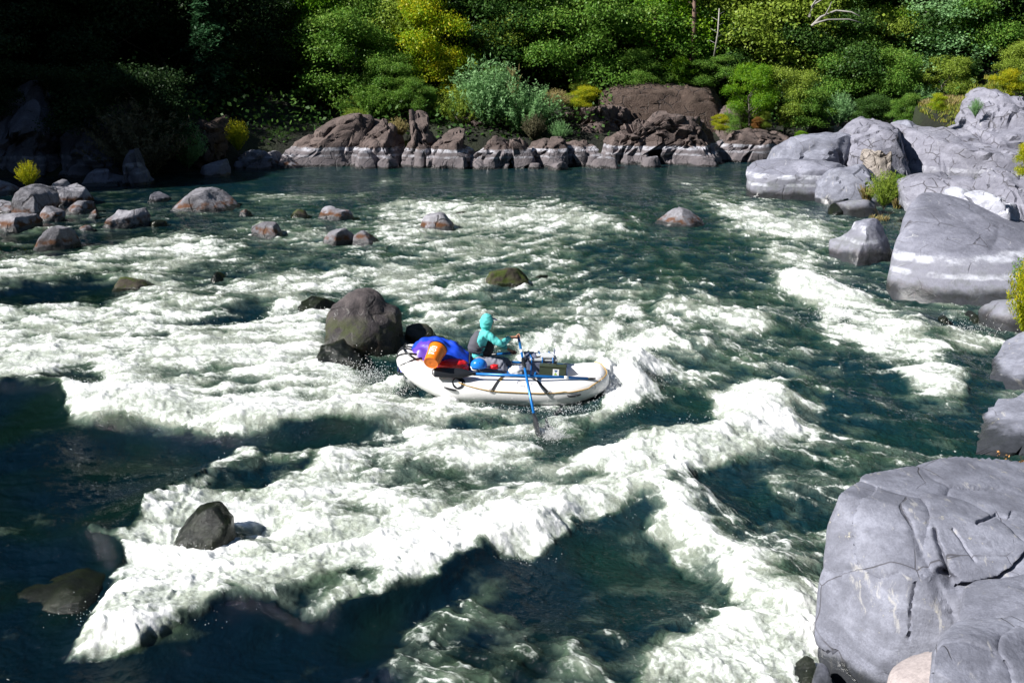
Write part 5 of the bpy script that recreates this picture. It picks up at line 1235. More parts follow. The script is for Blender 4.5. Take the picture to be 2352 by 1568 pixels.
trunk_only('tall bare reddish trunk, the taller of the pair above the russet slab', 1587, 165, -40, 67.0, .17, M_REDBARK, 8)
trunk_only('short reddish trunk left of the tall one', 1508, 160, 20, 67.2, .13, M_REDBARK, -6)
trunk_only('thin leaning pale trunk in front of the green slope', 1640, 130, 20, 65.0, .06, M_PALEBARK, 12)
trunk_only('white forked trunk showing inside the large alder', 806, 170, 110, 64.6, .08, M_PALEBARK, 12)
# dried flowers on the right edge rock
S3 = []; rngf = random.Random(4); fl = []
for k in range(9):
    bx = 2298 + k * 9 + rngf.uniform(-3, 3); Yk = 14.2 + rngf.uniform(-.1, .1)
    a = V(bx, 1088, Yk); b = V(bx + rngf.uniform(-12, 10), 1040 + rngf.uniform(-8, 22), Yk - .1)
    S3.append(([a[:], ((a + b) / 2 + Vector((.01, 0, .01)))[:], b[:]], [.004, .003, .002]))
    for j in range(9):
        p = a.lerp(b, rngf.uniform(.35, 1)); fl.append((p.x + rngf.uniform(-.03, .03), p.y + rngf.uniform(-.03, .03), p.z + rngf.uniform(-.02, .02)))
pe = empty('dried_flowers', V(2330, 1088, 14.2), 'spray of dried orange flower heads on the right edge rock', 'dried flowers')
inv = Matrix.Translation(-pe.location)
o = tubes('stems', S3, LM['dry'], pe, seg=4, caps=False); o.data.transform(inv)
fm = leaves_mesh('flower_heads', np.array(fl), np.random.RandomState(3).randn(len(fl), 3), .017, .8, np.random.RandomState(2), np.random.RandomState(1).rand(len(fl)), .3)
fm.materials.clear(); fm.materials.append(LM['flower']); fm.transform(inv); link('flower_heads', fm, None, pe)
print('vegetation', time.time() - T0)
# ================================================================== RAFT, GEAR AND ROWER
M_RAFT = plain('white_raft_rubber', (.88, .87, .87), .38, var=.02, bump=.06, scale=9)
M_RAFTG = plain('pale_grey_raft_floor', (.50, .49, .50), .5, var=.05)
M_BLUE = plain('blue_anodised_pipe', (.012, .17, .52), .28, metal=.25, var=.05)
M_BLK = plain('black_plastic', (.012, .014, .018), .35, var=.2)
M_STRAP = plain('black_webbing', (.014, .014, .016), .8, var=.2)
M_ROPE = plain('ochre_rope', (.50, .30, .07), .8, var=.3, scale=60)
M_STEEL = plain('steel_fitting', (.55, .55, .56), .3, metal=.9)
M_ORANGE = plain('orange_bucket_plastic', (.95, .22, .008), .38, var=.03)
M_WHITEP = plain('white_print', (.85, .85, .85), .5, var=.01)
M_TARP = plain('royal_blue_tarp', (.010, .060, .58), .42, var=.18, bump=.3, scale=7)
M_PURP = plain('purple_nylon', (.11, .045, .42), .4, var=.25, bump=.3, scale=9)
M_RED = plain('red_dry_bag', (.62, .012, .018), .35, var=.15, bump=.2, scale=12)
M_HELM = plain('blue_helmet_shell', (.015, .20, .72), .22, var=.03)
M_TEAL = plain('turquoise_sun_shirt', (.10, .56, .54), .75, var=.08, bump=.35, scale=14)
M_VEST = plain('charcoal_life_vest', (.085, .085, .105), .8, var=.15, bump=.35, scale=14)
M_VDARK = plain('black_straps_shaded_front', (.018, .020, .026), .8, var=.2)  # black of straps and belt; on the vest front it carries the shadow
M_TROU = plain('slate_grey_trousers', (.21, .22, .27), .8, var=.12, bump=.4, scale=16)
M_SKIN = plain('tanned_skin', (.50, .25, .16), .55, var=.06)
M_GLASS = plain('dark_sunglasses', (.008, .008, .010), .15, var=.1)
M_NAVY = plain('navy_cap_visor', (.03, .04, .16), .7, var=.1)
M_OLIVE = plain('olive_box_paint', (.045, .060, .035), .45, var=.12)
M_WBOX = plain('white_cooler_plastic', (.66, .68, .70), .4, var=.04)
M_GREYF = plain('blue_grey_bag_cloth', (.17, .19, .27), .7, var=.15, bump=.3, scale=15)
M_SHOE = plain('tan_sandal', (.30, .20, .13), .7, var=.2)
M_GREEN = plain('lime_print', (.35, .55, .03), .5, var=.02)
M_STICKB = plain('blue_print', (.02, .10, .28), .5, var=.02)

RY0 = G(1150, 905, .25).y + .78                     # raft's centre line
RX0 = V(1153, 880, RY0).x
raft = empty('raft', (RX0, RY0, -.11), 'white inflatable oar raft riding the rapid', 'raft')
raft.rotation_euler = (math.radians(-3.0), math.radians(2.2), math.radians(-2.0))
bpy.context.view_layer.update()
RM = raft.matrix_world.copy(); RI = RM.inverted()
LH, BW = 1.80, .50                                # half length and half beam of the tube's centre line
def tube_c(a):
    """centre of the perimeter tube at angle a, its radius"""
    ca, sa = math.cos(a), math.sin(a)
    x = LH * math.copysign(abs(ca) ** .72, ca); y = BW * math.copysign(abs(sa) ** .42, sa)
    q = abs(x) / LH
    z = .30 + (.21 if x > 0 else .42) * max(0, (q - .35) / .65) ** 2.0
    r = .262 - .045 * max(0, (q - .5) / .5) ** 2
    return Vector((x, y, z)), r
def closed_tube(name, fn, n, seg, mat, parent, a0=0):
    C_ = [fn(a0 + 2 * math.pi * i / n) for i in range(n)]
    VV, FF = [], []
    for i in range(n):
        p, r = C_[i]; d = (C_[(i + 1) % n][0] - C_[i - 1][0]).normalized()
        u = Vector((0, 0, 1)) - d * d.z; u.normalize(); w = d.cross(u)
        for k in range(seg):
            a = 2 * math.pi * k / seg
            VV.append((p + (u * math.cos(a) + w * math.sin(a)) * r)[:])
    for i in range(n):
        for k in range(seg):
            j = (i + 1) % n
            FF.append((i * seg + k, i * seg + (k + 1) % seg, j * seg + (k + 1) % seg, j * seg + k))
    me = bpy.data.meshes.new(name); me.from_pydata(VV, [], FF); me.polygons.foreach_set('use_smooth', np.ones(len(FF), bool)); me.update()
    return link(name, me, mat, parent)
def uni(fn, n=160):
    """angles that step evenly along the tube"""
    A = np.linspace(0, 2 * np.pi, 2001); Pp = np.array([fn(a)[0][:] for a in A]); L_ = np.concatenate([[0], np.cumsum(np.linalg.norm(np.diff(Pp, axis=0), axis=1))])
    return lambda u: fn(float(np.interp(u / (2 * math.pi) % 1.0 * L_[-1], L_, A)))
tc = uni(tube_c)
def tc_wrinkle(u):
    p, r = tc(u)
    return p, r * (1 + .004 * math.sin(u * 95) * math.sin(u * 3))
closed_tube('tube', tc_wrinkle, 220, 28, M_RAFT, raft)
def near_u(x):
    """parameter of the near side (y<0) of the tube at raft x"""
    us = np.linspace(math.pi, 2 * math.pi, 400); return float(us[np.argmin([abs(tc(u)[0].x - x) + (9 if tc(u)[0].y > -.05 else 0) for u in us])])
def on_tube(u, ang, lift=.004):
    """point on the tube's skin: ang 0 is up, + is outboard"""
    p, r = tc(u); d = (tc(u + .01)[0] - tc(u - .01)[0]).normalized()
    up = (Vector((0, 0, 1)) - d * d.z).normalized(); out = Vector((p.x * .25 if abs(p.x) > 1.2 else 0, p.y, 0)); out = (out - d * out.dot(d)).normalized()
    return p + (up * math.cos(ang) + out * math.sin(ang)) * (r + lift)
# floor and thwarts
bm = bmesh.new()
ring = [tc(2 * math.pi * i / 60)[0] for i in range(60)]
vs = [bm.verts.new((p.x * .98, p.y * .98, p.z - .12)) for p in ring]; vs2 = [bm.verts.new((p.x * .96, p.y * .9, p.z - .22)) for p in ring]
bm.faces.new(vs); bm.faces.new(vs2[::-1])
for i in range(60): bm.faces.new((vs[i], vs2[i], vs2[(i + 1) % 60], vs[(i + 1) % 60]))
from_bm('floor', bm, M_RAFTG, raft)
for xx in (-.95, .95):
    tubes('thwart', [([(xx, y, .34) for y in np.linspace(-.45, .45, 7)], [.17, .19, .2, .2, .2, .19, .17])], M_RAFT, raft, seg=18)
# perimeter line, handles, fittings
def path_on(us, angs, lift=.012): return [on_tube(u, a, lift)[:] for u, a in zip(us, angs)]
ua, ub = near_u(-.80), near_u(1.55)
pts_ = []
for i in range(41):
    s = i / 40; u = ua + (ub - ua) * s
    sag = math.sin(min(1, s / .33) * math.pi / 2) if s < .33 else (1 if s < .8 else 1 - .15 * (s - .8) / .2)
    pts_.append(on_tube(u, math.radians(52 + 26 * sag), .012)[:])
# continue round the bow
u = ub
for i in range(1, 26):
    u2 = ub + i / 25 * (2 * math.pi + .22 - ub); pts_.append(on_tube(u2, math.radians(72 - 62 * (i / 25)), .012)[:])
tubes('perimeter_line', [(pts_, .009)], M_ROPE, raft, seg=6)
u0 = near_u(-1.05); u1 = near_u(-1.66)
tubes('stern_line', [([on_tube(u1 + (u0 - u1) * i / 12, math.radians(5 + 28 * i / 12), .008)[:] for i in range(13)], .006)], M_ROPE, raft, seg=5)
for xx, ang in ((-.92, 84), (1.30, 92)):
    uu = near_u(xx)
    bm_ = [on_tube(uu - .085 + .17 * i / 8, math.radians(ang), .012 + .020 * math.sin(math.pi * i / 8))[:] for i in range(9)]
    tubes('handle', [(bm_, [.012, .016, .019, .019, .019, .019, .019, .016, .012])], M_BLK, raft, seg=8)
# stern bundle of black straps hanging over the end
for k in range(4):
    us0 = math.pi + .05 + .10 * k
    tubes('stern_strap', [([on_tube(us0 - .03 * i, math.radians(-15 + 26 * i), .014)[:] for i in range(5)], [.016, .02, .024, .016, .006])], M_BLK, raft, seg=6)
tubes('stern_handle', [([on_tube(math.pi - .1 + .07 * i, math.radians(22), .03)[:] for i in range(7)], .02)], M_BLK, raft, seg=7)
def disc_on(name, u, ang, r, mat, k=.006, sx=1.0):
    c = on_tube(u, ang, k); n = (c - tc(u)[0]).normalized(); d = (tc(u + .01)[0] - tc(u - .01)[0]).normalized(); w = n.cross(d)
    bm = bmesh.new(); a_, b_ = [], []
    for i in range(20):
        t_ = 2 * math.pi * i / 20; q = c + d * math.cos(t_) * r * sx + w * math.sin(t_) * r
        q = tc(u)[0] + (q - tc(u)[0]) * 1.0; off = (q - c).dot(w); q -= n * (off * off / (2 * .26))
        a_.append(bm.verts.new(q)); b_.append(bm.verts.new(q - n * .012))
    bm.faces.new(a_)
    for i in range(20): bm.faces.new((a_[i], b_[i], b_[(i + 1) % 20], a_[(i + 1) % 20]))
    return from_bm(name, bm, mat, raft)
disc_on('valve', near_u(-1.32), math.radians(-8), .045, M_STEEL, .008)
pt = disc_on('patch', near_u(-.80), math.radians(52), .12, M_BLK, .008)
for k in range(4):
    o = disc_on('rivet', near_u(-.80) + (k - 1.5) * .022, math.radians(50), .013, M_WHITEP, .016)
for xx in (-.18, 1.62, .88):
    uu = near_u(xx); disc_on('ring_patch', uu, math.radians(76), .05, M_RAFTG, .006)
    c = on_tube(uu, math.radians(76), .02)
    tubes('d_ring', [([(c + Vector((math.cos(a) * .028, -.006, math.sin(a) * .028)))[:] for a in np.linspace(0, 6.28, 10)], .005)], M_STEEL, raft, seg=5)
def strap(name, u, a0, a1, u2=None, mat=M_STRAP, w=.022):
    """a flat strap lying on the tube from angle a0 to a1"""
    VV, FF = [], []
    for i in range(13):
        s = i / 12; uu = u + ((u2 or u) - u) * s; a = a0 + (a1 - a0) * s
        d = (tc(uu + .01)[0] - tc(uu - .01)[0]).normalized(); c = on_tube(uu, math.radians(a), .009)
        VV += [(c - d * w)[:], (c + d * w)[:]]
    for i in range(12): FF.append((2 * i, 2 * i + 1, 2 * i + 3, 2 * i + 2))
    me = bpy.data.meshes.new(name); me.from_pydata(VV, [], FF); o = link(name, me, mat, raft)
    sm = o.modifiers.new('thick', 'SOLIDIFY'); sm.thickness = .006
    return o
strap('strap', near_u(.02), 0, 74, near_u(-.17)); strap('strap', near_u(.52), -5, 78, near_u(.88)); strap('strap', near_u(-1.18), -30, 40, near_u(-1.22)); strap('strap', near_u(-1.0), -50, 28, near_u(-1.2))
strap('buckle', near_u(.0), 16, 30, near_u(-.03), M_ROPE, .024)
# rowing frame of blue pipes
FZ = .60
for yy in (-.48, .48):
    fr = tubes('frame_rail', [([(x, yy, FZ) for x in (-.55, 0, .5, 1.35)], .024)], M_BLUE, raft, seg=10)
for xx in (-.5, .1, .62, 1.2):
    tubes('cross_bar', [([(xx, y, FZ) for y in (-.5, -.25, 0, .25, .5)], .024)], M_BLUE, raft, seg=10)
for xx in (-.5, .1, .62, 1.2):
    for yy in (-.48, .48):
        tubes('pipe_clamp', [([(xx - .05, yy, FZ), (xx + .05, yy, FZ)], .034)], M_STEEL, raft, seg=10)
OLX = (V(1201, 845, RY0 - .48).x - RX0)
OLF = (V(1127, 815, RY0 + .48).x - RX0)
for xx, yy in ((OLX, -.48), (OLF, .48)):
    st_ = tubes('oar_stand', [([(xx, yy, FZ), (xx, yy, FZ + .17)], [.03, .022])], M_BLK, raft, seg=8)
    tubes('oarlock', [([(xx + math.cos(a) * .038, yy, FZ + .22 + math.sin(a) * .045) for a in np.linspace(-2.6, 1.0 + 2.6 - 1, 12)], .009)], M_STEEL, raft, seg=6)
tubes('coiled_cord', [([on_tube(near_u(.42) + .10 * math.cos(a), math.radians(38 + 14 * math.sin(a)), .008)[:] for a in np.linspace(1.4, 6.6, 22)], .005)], plain('grey_cord', (.45, .45, .5), .7), raft, seg=5)

# ------------------------------------------------------------------ oars
def oar(name, label, A, Bp, roll, group, blade_len=.60, wid=.085, collar=None):
    """A is the grip end, Bp the blade tip (world points)"""
    e = empty(name, A, label, 'oar', group)
    d = (Bp - A); L_ = d.length; d.normalize()
    e.rotation_mode = 'QUATERNION'; e.rotation_quaternion = d.to_track_quat('X', 'Z') @ Quaternion((1, 0, 0), roll)
    S1 = L_ - blade_len
    tubes('grip', [([(0, 0, 0), (.15, 0, 0)], [.017, .019])], M_BLK, e, seg=10)
    tubes('shaft', [([(.14, 0, 0), (S1 * .5, 0, 0), (S1 + .02, 0, 0)], [.025, .025, .024])], M_BLUE, e, seg=12)
    bl = []; n = 14; FF = []
    for i in range(n + 1):
        s = i / n; x = S1 + blade_len * s
        w = .026 + (wid - .026) * sstep(0, .35, np.array(s)) if s < .93 else wid * (1 - ((s - .93) / .09) ** 2)
        w = float(w); th = .024 * (1 - s) + .006
        for k in range(10):
            a = 2 * math.pi * k / 10; bl.append((x, math.cos(a) * w, math.sin(a) * th + (.012 * math.cos(a * 4) * s if k % 5 else 0) * .5))
    for i in range(n):
        for k in range(10): FF.append((i * 10 + k, i * 10 + (k + 1) % 10, (i + 1) * 10 + (k + 1) % 10, (i + 1) * 10 + k))
    FF.append(tuple(range(10))[::-1]); FF.append(tuple(range(n * 10, n * 10 + 10)))
    me = bpy.data.meshes.new('blade'); me.from_pydata(bl, [], FF); me.polygons.foreach_set('use_smooth', np.ones(len(FF), bool)); link('blade', me, M_BLK, e)
    if collar: tubes('collar', [([(collar - .16, 0, 0), (collar - .14, 0, 0), (collar + .13, 0, 0), (collar + .15, 0, 0)], [.026, .033, .033, .026])], M_BLK, e, seg=12)
    tubes('label_band', [([(.50, 0, 0), (.58, 0, 0)], [.0265, .0265])], M_WHITEP, e, seg=12)
    return e
O1 = RM @ Vector((OLX, -.50, FZ + .24))
bt = G(1237, 1004, .03)
dirn = (bt - O1).normalized()
hx = None
for k in range(200):                                # slide along the shaft until the grip is as high as seen
    q = O1 - dirn * (.3 + k * .01)
    if P(*q)[1] <= 768: break
GR1 = q
print('near oar', (bt - GR1).length, P(*GR1), P(*O1), P(*bt))
oar('oar', 'blue oar with its black blade dipped in the foam, held in the near hand', GR1, bt, 1.2, 'oars of the raft', collar=(O1 - GR1).length)
O2 = V(1127, 815, RY0 + .50)
GR2 = V(1187, 809, RY0 + .22)
bt2 = V(955, 832, RY0 + 1.3)
print('far oar', P(*O2), P(*bt2), GR2, O2)
oar('oar', 'blue oar on the far side of the raft, held in the far hand', GR2, bt2, .3, 'oars of the raft', collar=(O2 - GR2).length)
SA, SB = RM @ Vector(((V(1367, 877, RY0 - .58).x - RX0), -.56, FZ + .035)), RM @ Vector((V(991, 866, RY0 - .74).x - RX0, -.72, FZ + .055))
oar('oar', 'spare blue oar lashed flat along the near side of the raft', SA, SB, -.95, 'oars of the raft', blade_len=.80, wid=.095)

# ------------------------------------------------------------------ gear
def box(name, label, cat, c, size, mat, rz=0., rx=0., ry=0., bev=.015, parent=None, group=None):
    bm = bmesh.new(); bmesh.ops.create_cube(bm, size=1); bmesh.ops.scale(bm, vec=size, verts=bm.verts)
    bmesh.ops.bevel(bm, geom=bm.edges[:], offset=bev, segments=2, affect='EDGES')
    o = from_bm(name, bm, mat, parent); o.location = c; o.rotation_euler = (rx, ry, rz)
    if label: tag(o, label, cat, group)
    return o
def local_box(name, c, size, mat, parent, bev=.004): return box(name, None, None, c, size, mat, bev=bev, parent=parent)
GZ = FZ + .03
# cushion of gear the rower sits on
e = empty('cooler', RM @ Vector((-.22, 0, .30)), 'white cooler under the rower, mostly hidden', 'cooler')
e.rotation_euler = raft.rotation_euler
local_box('body', (0, 0, .13), (.44, .62, .34), M_WBOX, e, .02); local_box('lid', (0, 0, .33), (.46, .64, .06), M_GREYF, e, .02)
# cloth box with straps
bx = V(1236, 862, RY0).x
e = empty('dry_box', RM @ Vector((bx - RX0, .05, .40)), 'blue-grey soft cooler with a white lid and blue straps in front of the rower', 'cooler')
e.rotation_euler = (raft.rotation_euler.x, raft.rotation_euler.y, raft.rotation_euler.z + .1)
local_box('body', (0, 0, .22), (.56, .56, .40), M_GREYF, e, .03); local_box('lid', (.04, 0, .445), (.54, .54, .05), M_WBOX, e, .015)
local_box('dark_flap', (-.19, .0, .475), (.22, .46, .03), M_GREYF, e, .01)
for x in (-.20, .0, .2):
    tubes('strap', [([(x, -.29, .02), (x + .02, -.295, .40), (x + .02, -.27, .49), (x, 0, .495), (x, .26, .49), (x, .29, .3)], .014)], M_BLUE, e, seg=6)
tubes('strap', [([(-.30, -.2, .1), (-.29, -.2, .45), (0, -.2, .502), (.29, -.2, .46), (.30, -.2, .1)], .016)], M_STRAP, e, seg=6)
local_box('folded_towel', (.12, -.12, .50), (.26, .30, .035), M_WBOX, e, .012)
local_box('strap_end', (.30, .20, .50), (.02, .14, .10), M_GREYF, e, .005)
# olive box
e = empty('ammunition_box', RM @ Vector((V(1268, 870, RY0 - .36).x - RX0, -.36, FZ + .0)), 'olive green metal box with a white sticker on the near rail', 'metal box')
e.rotation_euler = (raft.rotation_euler.x, raft.rotation_euler.y, -.10)
local_box('body', (0, 0, .09), (.50, .20, .18), M_OLIVE, e, .012); local_box('lid', (0, 0, .19), (.51, .215, .03), M_OLIVE, e, .01)
tubes('handle', [([(-.07, 0, .205), (-.06, 0, .235), (.06, 0, .235), (.07, 0, .205)], .007)], M_BLK, e, seg=6)
stk = local_box('sticker', (.06, -.103, .09), (.115, .004, .125), M_WHITEP, e, .0008)
bm = bmesh.new()
for tri in (((-.035, -.05), (.03, -.05), (-.005, .0)), ((-.035, .045), (.035, .045), (.0, -.0))):
    bm.faces.new([bm.verts.new((.06 + a, -.1065, .09 + b)) for a, b in tri])
mk = from_bm('sticker_mark', bm, M_STICKB, e); mk.data.materials.append(M_GREEN); mk.data.polygons[0].material_index = 1
# white drybag / jug next to knees
def blob(name, label, cat, c, r, mat, seed=1, rough=.12, sub=4, rot=(0, 0, 0), parent=None, sq=2.4):
    v, f = ico(sub); p = np.sign(v) * np.abs(v) ** (2 / sq)
    d = v * (fbm3(v * 1.6 + seed, 3, seed) * rough)[:, None]
    p = (p + d) * np.array(r)
    o = mesh_np(name, p, f, mat, parent); o.location = c; o.rotation_euler = rot
    if label: tag(o, label, cat)
    return o
e = blob('mesh_bag', 'small white bag between the rower\'s knees and the soft cooler', 'bag', RM @ Vector((V(1185, 868, RY0 - .3).x - RX0, -.28, FZ + .03)), (.13, .11, .10), M_WBOX, 3, .3)
blob('drawstring', None, None, (.10, -.05, .08), (.06, .05, .05), M_GREYF, 5, .4, 3, parent=e)
# tarp covered load at the stern
TY_ = RY0 + .05
def tarp():
    n, m = 60, 34; VV = []
    x0, x1 = V(918, 840, TY_).x, V(1092, 850, TY_).x
    prof_x = [0, .10, .28, .42, .60, .78, .92, 1.0]; prof_z = [.86, .98, 1.22, 1.30, 1.24, 1.08, .92, .70]
    for i in range(n):
        s = i / (n - 1); x = x0 + (x1 - x0) * s
        top = float(np.interp(s, prof_x, prof_z)) * .80 + .04
        for j in range(m):
            t_ = -1 + 2 * j / (m - 1)
            y = TY_ + t_ * (.34 + .16 * math.sin(math.pi * min(1, max(0, s * 1.05))) ** .6)
            z = top - (top - .50) * abs(t_) ** 2.4
            wr = .014 * math.sin(9 * s * 3 + 5 * t_) * (1 - .4 * abs(t_)) + .05 * float(pn2(np.array([s * 7.]), np.array([t_ * 2.5]), 4)[0]) + .035 * (1 - abs(float(pn2(np.array([s * 4. + t_ * 2]), np.array([t_ * 2.]), 9)[0])) * 3)
            VV.append((x, y, z + wr * min(1, 4 * s, 4 * (1 - s))))
    FF = [(i * m + j, (i + 1) * m + j, (i + 1) * m + j + 1, i * m + j + 1) for i in range(n - 1) for j in range(m - 1)]
    me = bpy.data.meshes.new('tarp'); o_ = VV[0]
    me.from_pydata([(a - RX0 + 1.0, b - TY_, c - .62) for a, b, c in VV], [], FF); me.polygons.foreach_set('use_smooth', np.ones(len(FF), bool))
    o = link('tarp', me, M_TARP); o.location = (RX0 - 1.0, TY_, .62)
    me.materials.append(M_PURP)
    for i, p in enumerate(me.polygons):
        c = p.center
        a = i // (m - 1) / (n - 1); b = (i % (m - 1)) / (m - 1)
        if .14 < a + .04 * math.sin(b * 20) < .46 and b < .40 + .05 * math.sin(a * 30): p.material_index = 1
    sm = o.modifiers.new('thick', 'SOLIDIFY'); sm.thickness = .012
    return tag(o, 'royal blue tarp with a purple patch covering the load at the stern', 'tarp')
tp = tarp()
def on_tarp(s, t_, lift=.02):
    i = int(round(s * 59)); j = int(round((t_ + 1) / 2 * 33)); return Vector(tp.data.vertices[i * 34 + j].co) + Vector((0, -lift * .6 if t_ < 0 else 0, lift))
for s in (.02, .93):
    tubes('edge_strap', [([on_tarp(s, t_)[:] for t_ in np.linspace(-1, 1, 14)], .016)], M_STRAP, tp, seg=6)
tubes('edge_strap', [([on_tarp(s, -.97)[:] for s in np.linspace(0, .95, 24)], .014)], M_STRAP, tp, seg=6)
blob('load', 'red dry bag bulging out from under the blue tarp', 'dry bag', (V(1040, 858, RY0 - .40).x, RY0 - .36, .66), (.30, .13, .12), M_RED, 7, .25)
blob('small_bag', 'small red and brown pouch behind the helmet under the rower\'s leg', 'pouch', (V(1136, 862, RY0 - .38).x, RY0 - .38, .65), (.08, .06, .045), M_RED, 8, .4, 3)
# helmet
he = empty('helmet', (V(1100, 858, RY0 - .40).x, RY0 - .39, .63), 'blue rafting helmet lying beside the rower', 'helmet')
v, f = ico(4)
vv = v * np.array([.155, .125, .135]); vv[:, 2] = np.where(vv[:, 2] < -.03, -.03 + (vv[:, 2] + .03) * .25, vv[:, 2])
sh = mesh_np('shell', vv, f, M_HELM, he); sh.location = (0, 0, .05)
for a in (-.6, .1, .8):
    blob('vent', None, None, (.12 * math.sin(a), -.108 * math.cos(a) + .01, .12), (.018, .008, .012), M_BLK, 3, .05, 2, parent=he)
tubes('chin_strap', [([(-.15, -.04, .04), (-.12, -.12, .0), (-.02, -.14, -.01)], .009)], M_WHITEP, he, seg=6)
# bucket
RB_ = V(1006, 800, RY0 - .36)
cr_, cu_ = Vector((1, 0, 0)), Vector((0, st, ct)); cf_ = Vector((0, ct, -st))
ax = (-cr_ * .27 - cu_ * .66 - cf_ * .70).normalized()           # from rim to bottom
bk = empty('bucket', RB_, 'orange plastic bucket with white lettering lying tilted on the tarp', 'bucket')
bk.rotation_mode = 'QUATERNION'; bk.rotation_quaternion = ax.to_track_quat('-Z', 'Y')
HB_ = .40; R1, R2 = .165, .135
def lathe(name, prof, mat, parent, seg=32):
    VV, FF = [], []
    for r, z in prof:
        for k in range(seg): a = 2 * math.pi * k / seg; VV.append((r * math.cos(a), r * math.sin(a), z))
    for i in range(len(prof) - 1):
        for k in range(seg): FF.append((i * seg + k, i * seg + (k + 1) % seg, (i + 1) * seg + (k + 1) % seg, (i + 1) * seg + k))
    me = bpy.data.meshes.new(name); me.from_pydata(VV, [], FF); me.polygons.foreach_set('use_smooth', np.ones(len(FF), bool)); o = link(name, me, mat, parent)
    me.set_sharp_from_angle(angle=math.radians(40)); return o
lathe('body', [(.001, -HB_ + .012), (.03, -HB_ + .012), (.032, -HB_ + .006), (R2 * .88, -HB_ + .006), (R2 * .92, -HB_), (R2, -HB_), (R2 + .002, -HB_ + .01), (R1 - .004, -.075), (R1 + .004, -.073), (R1 + .004, -.066), (R1 - .002, -.064), (R1, -.035), (R1 + .007, -.033), (R1 + .007, 0), (R1 - .006, 0), (R2 - .004, -HB_ + .02), (.001, -HB_ + .02)], M_ORANGE, bk)
lathe('rim', [(R1 + .008, -.012), (R1 + .016, -.012), (R1 + .016, .012), (R1 - .004, .012), (R1 - .004, -.004)], M_BLK, bk)
tubes('wire_handle', [([(R1 + .01, 0, -.05), (R1 * .9, -.10, -.14), (R1 * .55, -.158, -.2), (0, -.175, -.22), (-R1 * .6, -.15, -.18)], .003)], M_STEEL, bk, seg=5)
# lettering wrapped on the bucket
def wrapped(text, size, zc, a_mid):
    cu = bpy.data.curves.new('lettering', 'FONT'); cu.body = text; cu.size = size; cu.align_x = 'CENTER'; cu.offset = .0035 * size / .08
    ob = bpy.data.objects.new('t', cu); COL.objects.link(ob); bpy.context.view_layer.update()
    me = bpy.data.meshes.new_from_object(ob.evaluated_get(bpy.context.evaluated_depsgraph_get())); bpy.data.objects.remove(ob)
    bm = bmesh.new(); bm.from_mesh(me)
    for _ in range(2): bmesh.ops.subdivide_edges(bm, edges=[e_ for e_ in bm.edges if e_.calc_length() > .02], cuts=1)
    for v_ in bm.verts:
        z = zc + v_.co.y; r = R2 + (R1 - R2) * (z + HB_) / HB_ + .0022
        a = a_mid + v_.co.x / r
        v_.co = (r * math.cos(a), r * math.sin(a), z)
    o = from_bm('lettering', bm, M_WHITEP, bk); return o
bpy.context.view_layer.update()
bi = bk.matrix_world.inverted().to_3x3() @ (-cf_)
a_cam = math.atan2(bi.y, bi.x)
am = a_cam - .48
wrapped("LET'S", .062, -.155, am); wrapped("DO", .092, -.235, am); wrapped("THIS.", .062, -.305, am)
# black buckles where the load is lashed
lb_ = RM @ on_tube(near_u(-1.02), math.radians(4), .03)
e = empty('lashing', lb_, 'knot of black straps lashing the load beside the bucket', 'straps')
S = []; rr_ = random.Random(6)
for k in range(7):
    a = rr_.uniform(-2.4, .6)
    S.append(([(0, 0, .02), (math.cos(a) * .08, -.02, .03 + math.sin(a) * .05), (math.cos(a) * .17, -.03, .01 + math.sin(a) * .12)], [.02, .018, .008]))
tubes('strap_knot', S, M_BLK, e, seg=6)

# ------------------------------------------------------------------ rower
PY_ = RY0 + .02
def W3(px, py, dy=0.): return V(px, py, PY_ + dy)
def skin_mesh(name, chains, mat, parent, root, sub=2, cut=None):
    """one continuous surface grown around joints: chains of (point, radius[, radius2])"""
    VV, RR, EE = [], [], []
    def vid(p):
        for i, q in enumerate(VV):
            if (Vector(q) - p).length < 1e-4: return i
        VV.append(p[:]); RR.append(None); return len(VV) - 1
    for ch in chains:
        prev = None
        for it in ch:
            p = Vector(it[0]); i = vid(p)
            if RR[i] is None: RR[i] = (it[1], it[2] if len(it) > 2 else it[1])
            if prev is not None and prev != i: EE.append((prev, i))
            prev = i
    me = bpy.data.meshes.new(name); me.from_pydata(VV, EE, []); o = bpy.data.objects.new(name, me); COL.objects.link(o)
    bpy.context.view_layer.objects.active = o
    md = o.modifiers.new('skin', 'SKIN'); md.use_smooth_shade = True; md.branch_smoothing = .5
    sv = me.skin_vertices[0].data
    for i, r in enumerate(RR): sv[i].radius = r; sv[i].use_root = (i == root)
    ss = o.modifiers.new('sub', 'SUBSURF'); ss.levels = sub; ss.render_levels = sub
    dg = bpy.context.evaluated_depsgraph_get(); m2 = bpy.data.meshes.new_from_object(o.evaluated_get(dg)); bpy.data.objects.remove(o)
    m2.name = name
    m2.materials.clear(); m2.materials.append(mat)
    m2.polygons.foreach_set('use_smooth', np.ones(len(m2.polygons), bool))
    o = bpy.data.objects.new(name, m2); COL.objects.link(o)
    m2.transform(Matrix.Translation(-parent.location)); o.parent = parent
    return o
hip = W3(1096, 832); 
person = empty('person', hip, 'person in a turquoise hooded shirt and charcoal life vest rowing the raft', 'person')
waist = W3(1099, 815); chest = W3(1104, 788); upper = W3(1109, 768); neck = W3(1115, 757); head = W3(1121, 739); crown = W3(1120, 731)
shN, shF = W3(1116, 766, -.19), W3(1118, 768, .19)
elN, elF = W3(1151, 791, -.30), W3(1150, 792, .26)
HN = GR1 + dirn * .06; HF = GR2 + (O2 - GR2).normalized() * .07
wrN = HN.lerp(elN, .30); wrN = W3(1172, 775, HN.y - PY_ - .01); wrF = W3(1177, 807, HF.y - PY_ + .0)
